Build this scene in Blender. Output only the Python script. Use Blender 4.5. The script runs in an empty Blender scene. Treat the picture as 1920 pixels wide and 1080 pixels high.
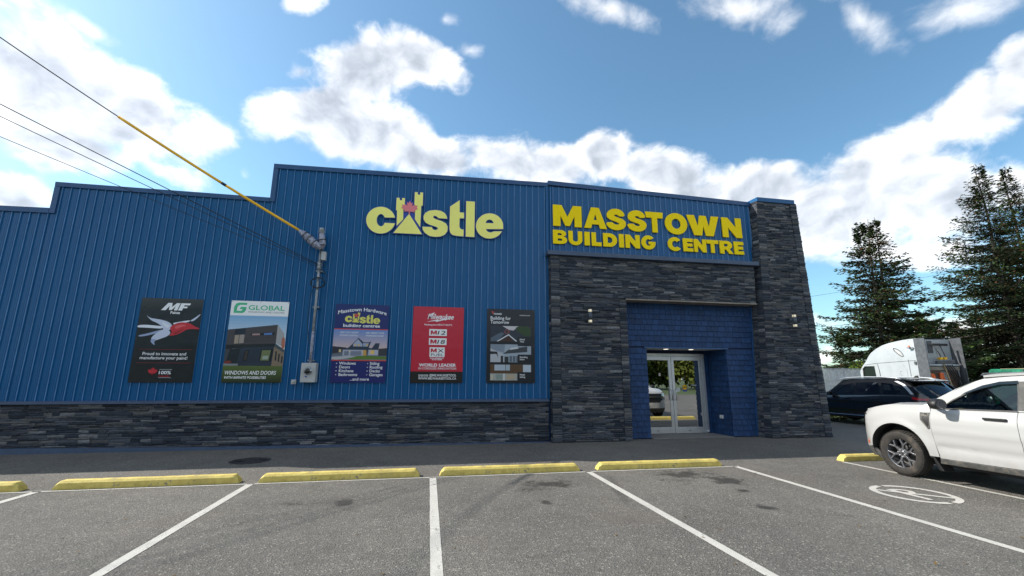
import bpy, bmesh, math, random
import numpy as np
from mathutils import Vector, Matrix, geometry
random.seed(7)
C = bpy.context.scene.collection
R = math.radians

# ------------------------------------------------------------------ camera
YAW, PITCH, ROLL, FPX, EYE = R(10.333), R(11.569), R(0.2254), 822.3, 1.6
fwd = Vector((math.sin(YAW)*math.cos(PITCH), math.cos(YAW)*math.cos(PITCH), math.sin(PITCH)))
rgt0 = Vector((math.cos(YAW), -math.sin(YAW), 0)); up0 = rgt0.cross(fwd)
rgt = rgt0*math.cos(ROLL)+up0*math.sin(ROLL); upv = up0*math.cos(ROLL)-rgt0*math.sin(ROLL)
cam = bpy.data.cameras.new('camera'); camo = bpy.data.objects.new('camera', cam); C.objects.link(camo)
cam.sensor_width = 36; cam.lens = FPX/1920*36; cam.clip_start = .05; cam.clip_end = 3000
M = Matrix((rgt, upv, -fwd)).transposed().to_4x4(); M.translation = (0, 0, EYE); camo.matrix_world = M
bpy.context.scene.camera = camo

def ray(x, y): return rgt*((x-960)/FPX)-upv*((y-540)/FPX)+fwd
def onY(x, y, Y): d = ray(x, y); t = Y/d.y; return Vector((t*d.x, Y, EYE+t*d.z))
def onG(x, y, z=0): d = ray(x, y); t = (z-EYE)/d.z; return Vector((t*d.x, t*d.y, z))

# ------------------------------------------------------------------ node helpers
class NT:
    def __init__(s, tree): s.t = tree; s.n = tree.nodes; s.l = tree.links
    def new(s, typ, ins=None, **kw):
        n = s.n.new(typ)
        for k, v in kw.items(): setattr(n, k, v)
        for k, v in (ins or {}).items():
            if isinstance(v, bpy.types.NodeSocket): s.l.new(v, n.inputs[k])
            else: n.inputs[k].default_value = v
        return n
    def math(s, op, a, b=0., c=None, clamp=False):
        ins = {0: a, 1: b}
        if c is not None: ins[2] = c
        return s.new('ShaderNodeMath', ins, operation=op, use_clamp=clamp).outputs[0]
    def noise(s, vec, scale, detail=3, rough=.55, dist=0., out=0):
        return s.new('ShaderNodeTexNoise', {'Vector': vec, 'Scale': scale, 'Detail': detail, 'Roughness': rough, 'Distortion': dist}).outputs[out]
    def maprange(s, v, a, b, c=0., d=1., smooth=True):
        return s.new('ShaderNodeMapRange', {0: v, 1: a, 2: b, 3: c, 4: d}, interpolation_type='SMOOTHSTEP' if smooth else 'LINEAR').outputs[0]
    def mix(s, f, a, b, mode='MIX'):
        n = s.new('ShaderNodeMix', data_type='RGBA', blend_type=mode)
        for i, v in ((0, f), (6, a), (7, b)):
            if isinstance(v, bpy.types.NodeSocket): s.l.new(v, n.inputs[i])
            else: n.inputs[i].default_value = v if i == 0 else (*v, 1) if len(v) == 3 else v
        return n.outputs[2]
    def vmath(s, op, a, b=None):
        ins = {0: a}
        if b is not None: ins[1] = b
        n = s.new('ShaderNodeVectorMath', ins, operation=op)
        return n.outputs['Value'] if op in ('LENGTH', 'DOT_PRODUCT', 'DISTANCE') else n.outputs[0]
    def bump(s, h, strength=.3, dist=.01):
        return s.new('ShaderNodeBump', {'Height': h, 'Strength': strength, 'Distance': dist}).outputs[0]

# ------------------------------------------------------------------ light
SUNV = Vector((-1.15, .42, 1.0)).normalized()          # towards the sun
ELEV = math.asin(SUNV.z); AZ = math.atan2(SUNV.x, SUNV.y)
sun = bpy.data.lights.new('sun', 'SUN'); sun.energy = 4.2; sun.angle = R(.53); sun.color = (1, .94, .85)
suno = bpy.data.objects.new('sun', sun); C.objects.link(suno)
suno.rotation_euler = SUNV.to_track_quat('Z', 'Y').to_euler()

world = bpy.data.worlds.new('World'); bpy.context.scene.world = world; world.use_nodes = True
W = NT(world.node_tree); W.n.clear()
SKY = .09
dirv = W.new('ShaderNodeTexCoord').outputs['Generated']
sky = W.new('ShaderNodeTexSky', sky_type='NISHITA', sun_disc=False, sun_elevation=ELEV, sun_rotation=AZ, altitude=50, air_density=1., dust_density=.8, ozone_density=2.2)
def blob(px, py, rx, ry, ang=0, amp=1., depth=.5):
    c = ray(px, py).normalized(); a = R(ang)
    ty = ray(px+rx*math.cos(a), py-rx*math.sin(a)).normalized()-c
    tz = ray(px-ry*math.sin(a), py-ry*math.cos(a)).normalized()-c
    sy, sz = ty.length, tz.length
    ex = c; ey = (ty-ex*ty.dot(ex)).normalized(); ez = ex.cross(ey)
    e = Matrix((ex, ey, ez)).transposed().to_euler()
    m = W.new('ShaderNodeMapping', {'Vector': dirv, 'Location': c, 'Rotation': e, 'Scale': (depth, sy, sz)}, vector_type='TEXTURE')
    ln = W.vmath('LENGTH', m.outputs[0])
    v = W.math('MAXIMUM', W.math('SUBTRACT', 1., ln), -.9)
    return W.math('MINIMUM', v, W.math('MULTIPLY', v, amp))
CLOUDS = [  # px, py, rx, ry, angle, weight : the cumulus banks seen that day
 (60, 150, 250, 130, -28, 1.05), (250, 225, 225, 92, -28, 1.05), (400, 262, 60, 40, -30, .7), (-130, 100, 260, 180, 0, 1.), (120, 275, 210, 58, -12, .9), (330, 322, 110, 34, -15, .6), 
 (20, 362, 95, 50, -25, .9), (560, 2, 55, 36, 20, .6), 
 (600, 198, 128, 62, 10, 1.), (690, 130, 130, 88, 15, 1.05), (800, 112, 105, 52, -20, 1.), (690, 245, 150, 80, -15, 1.), (810, 295, 150, 50, -10, 1.), (925, 292, 110, 40, -10, .95), (565, 135, 40, 26, 10, .5),
 (1010, 312, 145, 58, -8, 1.), (1130, 288, 66, 62, 0, 1.), (1250, 325, 130, 58, -10, 1.), (1435, 350, 125, 66, 0, 1.), (1340, 380, 170, 75, 0, 1.),
 (1640, 325, 185, 100, 12, 1.1), (1560, 400, 220, 110, 0, 1.05), (1760, 370, 160, 90, 0, 1.), (1840, 200, 175, 76, 20, 1.05), (1930, 120, 105, 62, 35, .9), (1890, 355, 80, 52, 0, .8),
 (1480, 445, 110, 70, 0, .7), (1700, 470, 210, 36, 0, .5), (1560, 605, 120, 40, 0, .45), (1790, 640, 210, 60, 0, .7), (1550, 660, 60, 30, 0, .4),
]
acc = None
for b in CLOUDS:
    v = blob(*b)
    acc = v if acc is None else W.math('SMOOTH_MAX', acc, v, .22)
WISPS = [(1130, 12, 120, 34, -20), (1390, 20, 140, 52, -12), (1620, 42, 125, 50, -42), (1800, 20, 150, 50, 10), (170, 55, 80, 24, -30), (835, 37, 34, 26, 0), (880, 95, 40, 24, 0), (460, 330, 40, 20, -60)]
thin = None
for b in WISPS:
    v = blob(*b); thin = v if thin is None else W.math('MAXIMUM', thin, v)
# the same kind of broken cloud goes on over the rest of the sky
far = W.vmath('DISTANCE', dirv, tuple(fwd))
gen = W.maprange(W.noise(dirv, 2.3, 2, .5), .36, .66, -.5, .95, False)
acc = W.math('MAXIMUM', acc, W.math('SUBTRACT', gen, W.maprange(far, 1., 1.3, 1.4, 0)))
warp = W.vmath('ADD', dirv, W.vmath('SCALE', W.vmath('SUBTRACT', W.noise(dirv, 5., 3, .6, out=1), (.5, .5, .5))))
warp.node.inputs[1].links[0].from_node.inputs['Scale'].default_value = .09
sq = W.vmath('MULTIPLY', warp, (1, 1, 1.25))
n1 = W.noise(sq, 8., 12, .58)
sq2 = W.vmath('ADD', sq, tuple(Vector((SUNV.x, SUNV.y, SUNV.z))*.022))
n1s = W.noise(sq2, 8., 6, .52)
n1c = W.noise(sq, 8., 6, .52)
field = W.math('ADD', acc, W.math('MULTIPLY', W.math('SUBTRACT', n1, .5), 1.75))
cover = W.maprange(field, .04, .50)
veil = W.math('MULTIPLY', W.maprange(W.math('ADD', thin, W.math('MULTIPLY', W.math('SUBTRACT', n1, .5), 3.)), .15, 1.3), .75)
cover = W.math('MAXIMUM', cover, veil)
lit = W.math('MULTIPLY', W.math('SUBTRACT', n1c, n1s), 1.5)
n3 = W.noise(sq, 3.6, 4, .5)
thick = W.math('MULTIPLY', W.maprange(acc, .10, .70), W.maprange(n3, .34, .62, .35, 1.))
shade = W.math('SUBTRACT', W.math('ADD', 1.0, lit), W.math('MULTIPLY', thick, .44), clamp=False)
shade = W.math('MINIMUM', W.math('MAXIMUM', shade, .46), 1.06)
ccol = W.mix(W.maprange(shade, .5, 1.), (.86, .92, 1.0), (1., .985, .96))
cl = W.vmath('SCALE', ccol); cl.node.inputs['Scale'].default_value = 1; W.l.new(W.math('MULTIPLY', shade, 0.90/SKY), cl.node.inputs['Scale'])
skyc = W.mix(1., sky.outputs[0], (1.24, 1.58, 1.54), 'MULTIPLY')
cl2 = W.vmath('ADD', cl, W.vmath('SCALE', sky.outputs[0])); cl2.node.inputs[1].links[0].from_node.inputs['Scale'].default_value = .22   # clouds let some of the sky's own glow through
colr = W.mix(cover, skyc, cl2)
bg = W.new('ShaderNodeBackground', {'Color': colr, 'Strength': SKY})
W.l.new(bg.outputs[0], W.new('ShaderNodeOutputWorld').inputs[0])

vs = bpy.context.scene.view_settings
vs.view_transform = 'Standard'; vs.look = 'None'; vs.exposure = 0.57; vs.gamma = 1; vs.use_curve_mapping = False
try: bpy.context.scene.cycles.max_bounces = 8; bpy.context.scene.cycles.transparent_max_bounces = 12
except Exception: pass
# ------------------------------------------------------------------ materials
MATS = {}
def mat(name, col=(.5, .5, .5), rough=.6, metal=0., spec=.5, coat=0., emit=None, fn=None):
    m = bpy.data.materials.new(name); m.use_nodes = True; t = NT(m.node_tree)
    p = t.n['Principled BSDF']
    p.inputs['Base Color'].default_value = (*col, 1); p.inputs['Roughness'].default_value = rough
    p.inputs['Metallic'].default_value = metal; p.inputs['Specular IOR Level'].default_value = spec
    if coat: p.inputs['Coat Weight'].default_value = coat; p.inputs['Coat Roughness'].default_value = .04
    if emit: p.inputs['Emission Color'].default_value = (*emit[:3], 1); p.inputs['Emission Strength'].default_value = emit[3]
    if fn: fn(t, p)
    MATS[name] = m; return m
def objco(t): return t.new('ShaderNodeTexCoord').outputs['Object']
def grain(scale=40, amt=.25, bump=.0, dirt=None):
    def f(t, p):
        co = objco(t); c = p.inputs['Base Color'].default_value[:3]
        n = t.noise(co, scale, 4, .65)
        col = t.mix(t.maprange(n, .3, .7), tuple(x*(1-amt) for x in c), tuple(min(1, x*(1+amt)) for x in c))
        if dirt: col = t.mix(t.maprange(t.noise(co, dirt[0], 5, .65), dirt[1], dirt[1]+.2), col, dirt[2])
        t.l.new(col, p.inputs['Base Color'])
        if bump: t.l.new(t.bump(n, bump, .01), p.inputs['Normal'])
    return f

def f_metal(t, p):
    co = objco(t)
    n = t.noise(t.vmath('MULTIPLY', co, (1, 1, .25)), 1.6, 4, .6)
    fine = t.noise(co, 90, 2)
    t.l.new(t.mix(n, (.001, .080, .222), (.001, .102, .275)), p.inputs['Base Color'])
    t.l.new(t.maprange(n, .3, .7, .27, .40), p.inputs['Roughness']); p.inputs['Coat Roughness'].default_value = .12
    t.l.new(t.bump(t.noise(t.vmath('MULTIPLY', co, (1, 1, .4)), 3.5, 2), .22, .02), p.inputs['Normal'])
mat('blue_metal', (.01, .08, .22), .34, spec=.3, coat=.12, fn=f_metal)
mat('rib_highlight', (.085, .20, .40), .42, spec=.4, fn=grain(3, .25))
mat('blue_trim', (.018, .075, .20), .4, spec=.5, fn=grain(3, .12, .05))
mat('slate_trim', (.055, .085, .15), .5, fn=grain(4, .12))
def f_stone(t, p):
    tone = t.new('ShaderNodeAttribute', attribute_name='tone').outputs['Color']
    co = objco(t)
    n = t.noise(t.vmath('MULTIPLY', co, (1, 1, 2.6)), 17, 6, .68); n2 = t.noise(co, 70, 3, .6)
    v = t.maprange(n, .25, .75, .55, 1.6, False)
    col = t.new('ShaderNodeMix', {0: 1., 6: tone, 7: (1, 1, 1, 1)}, data_type='RGBA', blend_type='MULTIPLY')
    cv = t.new('ShaderNodeCombineColor', {0: v, 1: v, 2: v}); t.l.new(cv.outputs[0], col.inputs[7])
    t.l.new(col.outputs[2], p.inputs['Base Color'])
    h = t.math('ADD', n, t.math('MULTIPLY', n2, .35))
    t.l.new(t.bump(h, .9, .03), p.inputs['Normal'])
mat('stone', (.1, .1, .11), .72, spec=.4, fn=f_stone)
mat('mortar', (.012, .013, .016), .9)
def f_shingle(t, p):
    tone = t.new('ShaderNodeAttribute', attribute_name='tone').outputs['Color']; co = objco(t)
    n = t.noise(t.vmath('MULTIPLY', co, (6, 6, 1)), 9, 4, .6)
    c = t.mix(t.maprange(n, .3, .7), (.75, .75, .75), (1.2, 1.2, 1.2)); col = t.mix(1., tone, c, 'MULTIPLY')
    t.l.new(col, p.inputs['Base Color']); t.l.new(t.bump(n, .35, .006), p.inputs['Normal'])
mat('shingle', (.02, .06, .2), .62, spec=.35, fn=f_shingle)
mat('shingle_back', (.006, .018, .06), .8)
mat('wood_soffit', (.23, .20, .165), .6, fn=grain(6, .2))
mat('white_soffit', (.6, .6, .58), .6, fn=grain(6, .06))
mat('silver', (.62, .63, .65), .36, metal=.75, fn=grain(8, .06))
mat('steel', (.55, .56, .57), .3, metal=1., fn=grain(10, .1))
mat('galvanised', (.30, .32, .34), .5, metal=.6, fn=grain(14, .25))
mat('grey_box', (.42, .43, .43), .55, fn=grain(5, .08))
mat('black_plastic', (.014, .014, .015), .5, fn=grain(60, .2))
mat('black_cable', (.012, .012, .013), .55)
mat('dark_metal', (.07, .085, .11), .45, metal=.3)
mat('lamp_glow', (.8, .75, .6), .4, emit=(1, .86, .55, .25))
mat('downlight', (.9, .9, .85), .4, emit=(1, .9, .75, 1.2))
mat('sign_yellow', (1.0, .71, .001), .6, spec=.2, fn=grain(2, .03))
mat('pale_yellow', (.98, .92, .25), .6, spec=.25, fn=grain(2, .03))
mat('royal_blue', (.022, .06, .37), .5)
mat('leaf_red', (.82, .22, .24), .5)
mat('concrete', (.16, .155, .15), .85, fn=grain(30, .2, .2))
def f_curb(t, p):
    co = objco(t); n = t.noise(co, 9, 5, .65); v = t.new('ShaderNodeTexVoronoi', {'Vector': co, 'Scale': 26.}).outputs[0]
    pit = t.maprange(t.math('ADD', v, t.math('MULTIPLY', n, .5)), .28, .36)
    col = t.mix(t.maprange(n, .3, .7), (.52, .40, .10), (.68, .545, .15))
    col = t.mix(t.maprange(t.noise(co, 2.2, 5, .7), .56, .74, 0, .45), col, (.30, .24, .09))
    wear = t.maprange(t.noise(co, 5.5, 6, .7), .60, .66)
    col = t.mix(wear, col, (.23, .21, .17))
    col = t.mix(pit, (.12, .10, .05), col)
    t.l.new(col, p.inputs['Base Color']); t.l.new(t.bump(t.math('ADD', pit, n), .5, .012), p.inputs['Normal'])
mat('curb_yellow', (.6, .45, .07), .75, fn=f_curb)
def f_asphalt(t, p):
    co = objco(t)
    agg = t.new('ShaderNodeTexVoronoi', {'Vector': co, 'Scale': 62.}); ag2 = t.noise(co, 130, 2, .6)
    big = t.noise(co, .35, 4, .6); mid = t.noise(co, 2.2, 5, .65)
    sp = t.new('ShaderNodeSeparateColor', {0: agg.outputs['Color']}).outputs[0]
    base = t.mix(t.maprange(big, .32, .68), (.114, .108, .099), (.150, .141, .126))
    k = t.maprange(sp, .0, 1., .74, 1.28, False); k = t.math('MULTIPLY', k, t.maprange(ag2, .25, .75, .82, 1.18, False)); k = t.math('MULTIPLY', k, t.maprange(mid, .25, .75, .86, 1.14, False))
    kk = t.new('ShaderNodeCombineColor', {0: k, 1: k, 2: k}).outputs[0]
    col = t.mix(1., base, kk, 'MULTIPLY')
    peb = t.maprange(sp, .93, .97); col = t.mix(t.math('MULTIPLY', peb, .6), col, (.33, .30, .26))
    # reddish worn paths and damp dark patches
    col = t.mix(t.maprange(t.noise(co, .6, 3, .5), .52, .75, 0, .35), col, (.145, .118, .10))
    # oil stains where cars park
    acc = None
    for (x, y, rx, ry, a) in ((-1.07, 6.43, .24, .26, 1.), (-1.7, 6.5, .5, .22, .5), (-1.6, 6.05, .18, .16, .55), (1.87, 7.0, .65, .42, .95), (1.5, 6.75, .35, .28, .7), (1.57, 6.02, .14, .16, .75), (4.35, 7.3, .85, .55, .85), (4.75, 6.75, .42, .4, 1.15), (4.55, 6.15, .2, .14, .9), (4.28, 5.32, .2, .2, 1.), (4.0, 6.9, .5, .4, .5), (4.9, 4.9, .4, .4, .35), (8.8, 5.2, .5, .5, .3)):
        m = t.new('ShaderNodeMapping', {'Vector': co, 'Location': (x, y, 0), 'Scale': (rx, ry, 1)}, vector_type='TEXTURE')
        v = t.math('MULTIPLY', t.math('SUBTRACT', 1., t.vmath('LENGTH', m.outputs[0])), a)
        acc = v if acc is None else t.math('MAXIMUM', acc, v)
    st = t.math('ADD', acc, t.math('MULTIPLY', t.math('SUBTRACT', t.noise(co, 5.5, 7, .72), .5), 2.6))
    stain = t.math('MULTIPLY', t.maprange(st, .22, .75), t.maprange(acc, -.5, .1))
    col = t.mix(t.math('MULTIPLY', stain, .8), col, (.026, .024, .022))
    m = t.new('ShaderNodeMapping', {'Vector': co, 'Location': (2.78, 6.55, 0), 'Rotation': (0, 0, -.25), 'Scale': (.13, 1.15, 1)}, vector_type='TEXTURE')
    sc = t.math('ADD', t.math('SUBTRACT', 1., t.vmath('LENGTH', m.outputs[0])), t.math('MULTIPLY', t.math('SUBTRACT', t.noise(co, 3.5, 4, .6), .5), .8))
    col = t.mix(t.maprange(sc, 0., .8, 0, .5), col, (.035, .035, .036))
    # a few cracks and tyre scuffs
    wv = t.vmath('ADD', co, t.vmath('SCALE', t.noise(co, 1.3, 4, .6, out=1))); wv.node.inputs[1].links[0].from_node.inputs['Scale'].default_value = .9
    cr = t.new('ShaderNodeTexVoronoi', {'Vector': wv, 'Scale': .33}, feature='DISTANCE_TO_EDGE').outputs[0]
    crk = t.math('MULTIPLY', t.maprange(cr, .0, .004, 1, 0), t.maprange(t.noise(co, .5, 2), .5, .6, 0, .4))
    col = t.mix(crk, col, (.03, .03, .03))
    t.l.new(col, p.inputs['Base Color'])
    h = t.math('ADD', agg.outputs['Distance'], t.math('MULTIPLY', ag2, .6))
    t.l.new(t.bump(h, .8, .012), p.inputs['Normal'])
    t.l.new(t.maprange(stain, 0, 1, .88, .6), p.inputs['Roughness'])
mat('asphalt', (.1, .1, .1), .88, spec=.35, fn=f_asphalt)
def f_line(t, p):
    co = objco(t); n = t.noise(co, 26, 6, .75); n2 = t.noise(co, 3, 4, .6)
    wear = t.maprange(t.math('ADD', n, t.math('MULTIPLY', n2, .6)),  .88, 1.02)
    col = t.mix(t.maprange(n2, .3, .7), (.43, .415, .38), (.52, .505, .465))
    col = t.mix(wear, col, (.15, .145, .135)); t.l.new(col, p.inputs['Base Color'])
    t.l.new(t.bump(t.noise(co, 90, 3), .6, .008), p.inputs['Normal'])
mat('line_paint', (.6, .6, .56), .8, fn=f_line)
mat('grass', (.06, .085, .025), .9, fn=grain(3, .4, .5))
mat('needles', (.03, .05, .02), .95, spec=.08)
def f_leaf(t, p):
    tone = t.new('ShaderNodeAttribute', attribute_name='tone').outputs['Color']; t.l.new(tone, p.inputs['Base Color'])
    p.inputs['Transmission Weight'].default_value = 0
for nm in ('needles',): f_leaf(NT(MATS[nm].node_tree), MATS[nm].node_tree.nodes['Principled BSDF'])
mat('bark', (.085, .07, .058), .9, fn=grain(14, .35, .6))
def f_print(t, p):
    tone = t.new('ShaderNodeAttribute', attribute_name='tone').outputs['Color']; t.l.new(tone, p.inputs['Base Color'])
    t.l.new(t.bump(t.noise(objco(t), 3.0, 2), .25, .03), p.inputs['Normal'])
mat('print', (.5, .5, .5), .28, spec=.5, fn=f_print)
def f_white(t, p):
    co = objco(t); n = t.noise(co, 3, 4)
    sep = t.new('ShaderNodeSeparateXYZ', {0: co}).outputs[2]
    d = t.math('MULTIPLY', t.maprange(sep, .25, .65, .55, 0), t.maprange(t.noise(co, 7, 5, .7), .35, .7))
    t.l.new(t.mix(d, (.42, .42, .415), (.32, .295, .26)), p.inputs['Base Color'])
mat('white_paint', (.6, .6, .59), .3, spec=.5, coat=.6, fn=f_white)
mat('black_paint', (.006, .0065, .008), .22, spec=.5, coat=.8)
mat('truck_paint', (.40, .42, .44), .38, coat=.3, fn=grain(1.5, .06))
mat('tyre', (.030, .027, .024), .85, fn=grain(30, .3, .2, dirt=(6, .5, (.075, .062, .05))))
mat('rim', (.28, .285, .30), .32, metal=.8, fn=grain(12, .2))
mat('trim_grey', (.06, .06, .058), .6, fn=grain(8, .35, .1, dirt=(5, .52, (.16, .14, .115))))
mat('chrome', (.75, .76, .78), .14, metal=1.)
mat('cab_glass', (.012, .018, .015), .3, spec=.12)
mat('amber', (.75, .13, .015), .3, coat=.5)
mat('red_lens', (.35, .008, .012), .2, coat=.6)
mat('headlamp', (.25, .26, .28), .12, metal=.5, coat=1)
mat('interior', (.03, .03, .032), .8)
mat('seat', (.10, .095, .09), .8)
mat('orange', (.75, .13, .02), .6, fn=grain(8, .2))
mat('dark_panel', (.085, .09, .10), .5, fn=grain(4, .25))
mat('brown_deck', (.10, .06, .045), .8, fn=grain(6, .4))
mat('wood', (.33, .25, .15), .8, fn=grain(10, .25))
mat('tarp', (.012, .17, .095), .42, fn=grain(4, .45, .7))
mat('slat_white', (.52, .55, .58), .6, fn=grain(3, .2))
mat('yellow_guard', (.92, .50, .008), .42)
mat('pvc', (.26, .27, .34), .3, fn=grain(20, .5))
mat('rock', (.5, .5, .5), .9, fn=grain(5, .2, .4))
mat('iron', (.028, .026, .026), .6, fn=grain(30, .4, .4))
mat('water', (.03, .03, .03), .04)
def glassmat(name, refl, tint, rough=0.):
    m = bpy.data.materials.new(name); m.use_nodes = True; t = NT(m.node_tree); t.n.clear()
    g = t.new('ShaderNodeBsdfGlossy', {'Color': (.95, .97, 1, 1), 'Roughness': rough}); tr = t.new('ShaderNodeBsdfTransparent', {'Color': (*tint, 1)})
    lw = t.new('ShaderNodeLayerWeight', {'Blend': .22}).outputs['Fresnel']
    f = t.math('MINIMUM', t.math('ADD', refl, lw), 1.)
    mx = t.new('ShaderNodeMixShader', {0: f, 1: tr.outputs[0], 2: g.outputs[0]}); t.l.new(mx.outputs[0], t.new('ShaderNodeOutputMaterial').inputs[0])
    MATS[name] = m
glassmat('door_glass', .58, (.30, .31, .31)); glassmat('car_glass', .03, (.2, .24, .23)); glassmat('dark_glass', .04, (.10, .11, .12))

# ------------------------------------------------------------------ objects
def link(name, data, parent=None, loc=None):
    o = bpy.data.objects.new(name, data); C.objects.link(o)
    if parent: o.parent = parent
    if loc is not None: o.location = loc
    return o
def tag(o, label=None, cat=None, group=None, kind=None):
    if label: o['label'] = label
    if cat: o['category'] = cat
    if group: o['group'] = group
    if kind: o['kind'] = kind
    return o
def thing(name, label, cat, loc=(0, 0, 0), rz=0., group=None):
    o = link(name, None, None, loc); o.rotation_euler = (0, 0, rz); o.empty_display_size = .2
    return tag(o, label, cat, group)
class MB:
    def __init__(s): s.v = []; s.f = []; s.m = []; s.c = []; s.sm = []; s.mats = []
    def mi(s, m):
        if m not in s.mats: s.mats.append(m)
        return s.mats.index(m)
    def add(s, vs, fs, m='stone', col=(1, 1, 1), smooth=False):
        b = len(s.v); s.v += [tuple(v) for v in vs]; k = s.mi(m)
        for f in fs: s.f.append(tuple(b+i for i in f)); s.m.append(k); s.c.append(col); s.sm.append(smooth)
        return s
    def box(s, x0, x1, y0, y1, z0, z1, m='stone', col=(1, 1, 1)):
        return s.hexa([(x0, y0, z0), (x1, y0, z0), (x1, y1, z0), (x0, y1, z0), (x0, y0, z1), (x1, y0, z1), (x1, y1, z1), (x0, y1, z1)], m, col)
    def hexa(s, p, m='stone', col=(1, 1, 1)):
        return s.add(p, [(3, 2, 1, 0), (4, 5, 6, 7), (0, 1, 5, 4), (1, 2, 6, 5), (2, 3, 7, 6), (3, 0, 4, 7)], m, col)
    def tube(s, pts, r, m, n=8, col=(1, 1, 1), cap=True):
        pts = [Vector(p) for p in pts]; rr = r if isinstance(r, (list, tuple)) else [r]*len(pts); vs = []; fs = []
        for i, p in enumerate(pts):
            d = (pts[min(i+1, len(pts)-1)]-pts[max(i-1, 0)]).normalized()
            a = d.cross(Vector((0, 0, 1)) if abs(d.z) < .95 else Vector((1, 0, 0))).normalized(); b = d.cross(a)
            vs += [p+a*(math.cos(2*math.pi*k/n)*rr[i])+b*(math.sin(2*math.pi*k/n)*rr[i]) for k in range(n)]
        for i in range(len(pts)-1):
            for k in range(n): fs.append((i*n+k, i*n+(k+1) % n, (i+1)*n+(k+1) % n, (i+1)*n+k))
        if cap: fs.append(tuple(range(n-1, -1, -1))); fs.append(tuple((len(pts)-1)*n+k for k in range(n)))
        return s.add(vs, fs, m, col, True)
    def lathe(s, prof, axis_o, ax, m, n=32, col=(1, 1, 1)):
        # prof: (r, t) along axis ax ('x')
        vs = []; fs = []
        for (r, t) in prof:
            for k in range(n):
                a = 2*math.pi*k/n
                vs.append((axis_o[0]+t, axis_o[1]+r*math.cos(a), axis_o[2]+r*math.sin(a)) if ax == 'x' else (axis_o[0]+r*math.cos(a), axis_o[1]+t, axis_o[2]+r*math.sin(a)) if ax == 'y' else (axis_o[0]+r*math.cos(a), axis_o[1]+r*math.sin(a), axis_o[2]+t))
        for i in range(len(prof)-1):
            for k in range(n): fs.append((i*n+k, i*n+(k+1) % n, (i+1)*n+(k+1) % n, (i+1)*n+k))
        return s.add(vs, fs, m, col, True)
    def build(s, name, parent=None, bevel=0., loc=None, fixn=True):
        me = bpy.data.meshes.new(name); me.from_pydata(s.v, [], s.f)
        for m in s.mats: me.materials.append(MATS[m])
        me.polygons.foreach_set('material_index', s.m); me.polygons.foreach_set('use_smooth', s.sm)
        if any(c != (1, 1, 1) for c in s.c):
            at = me.color_attributes.new('tone', 'FLOAT_COLOR', 'CORNER'); arr = []
            for f, c in zip(s.f, s.c): arr += [c[0], c[1], c[2], 1.]*len(f)
            at.data.foreach_set('color', arr)
        if fixn:
            bm = bmesh.new(); bm.from_mesh(me); bmesh.ops.recalc_face_normals(bm, faces=bm.faces); bm.to_mesh(me); bm.free()
        me.update(); o = link(name, me, parent, loc)
        if bevel:
            b = o.modifiers.new('bevel', 'BEVEL'); b.width = bevel; b.segments = 2; b.limit_method = 'ANGLE'; b.harden_normals = True
        return o
def box(name, parent, x0, x1, y0, y1, z0, z1, m, bevel=0.):
    return MB().box(x0, x1, y0, y1, z0, z1, m).build(name, parent, bevel)

def shape_mesh(name, contours, depth, m, frame, offset=0., bevel=0.):
    """flat outline(s) with holes, extruded towards the viewer; frame: origin, right, up, out"""
    cu = bpy.data.curves.new(name, 'CURVE'); cu.dimensions = '2D'; cu.fill_mode = 'BOTH'; cu.extrude = depth/2; cu.offset = offset; cu.bevel_depth = bevel
    for c in contours:
        sp = cu.splines.new('POLY'); sp.points.add(len(c)-1); sp.use_cyclic_u = True
        for p, q in zip(sp.points, c): p.co = (q[0], q[1], 0, 1)
    o = bpy.data.objects.new('outline', cu); C.objects.link(o)
    me = bpy.data.meshes.new_from_object(o.evaluated_get(bpy.context.evaluated_depsgraph_get())); bpy.data.objects.remove(o); bpy.data.curves.remove(cu)
    me.name = name; Mx = Matrix((frame[1], frame[2], frame[3])).transposed().to_4x4(); Mx.translation = frame[0]+frame[3]*(depth/2)
    me.transform(Mx); me.materials.clear(); me.materials.append(MATS[m]); return me
_txt = {}
def text_polys(s, size, shear=0., offset=0., align='LEFT', sx=1., space=1.):
    key = (s, size, shear, offset, align, sx, space)
    cu = bpy.data.curves.new('t', 'FONT'); cu.body = s; cu.size = size; cu.shear = shear; cu.offset = offset*.55; cu.align_x = align; cu.space_character = space; cu.resolution_u = 3
    o = bpy.data.objects.new('t', cu); C.objects.link(o)
    me = bpy.data.meshes.new_from_object(o.evaluated_get(bpy.context.evaluated_depsgraph_get())); bpy.data.objects.remove(o); bpy.data.curves.remove(cu)
    vs = [(v.co.x*sx, v.co.y) for v in me.vertices]; fs = [tuple(p.vertices) for p in me.polygons]; bpy.data.meshes.remove(me)
    return vs, fs
XR, ZU, OUT = Vector((1, 0, 0)), Vector((0, 0, 1)), Vector((0, -1, 0))

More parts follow.
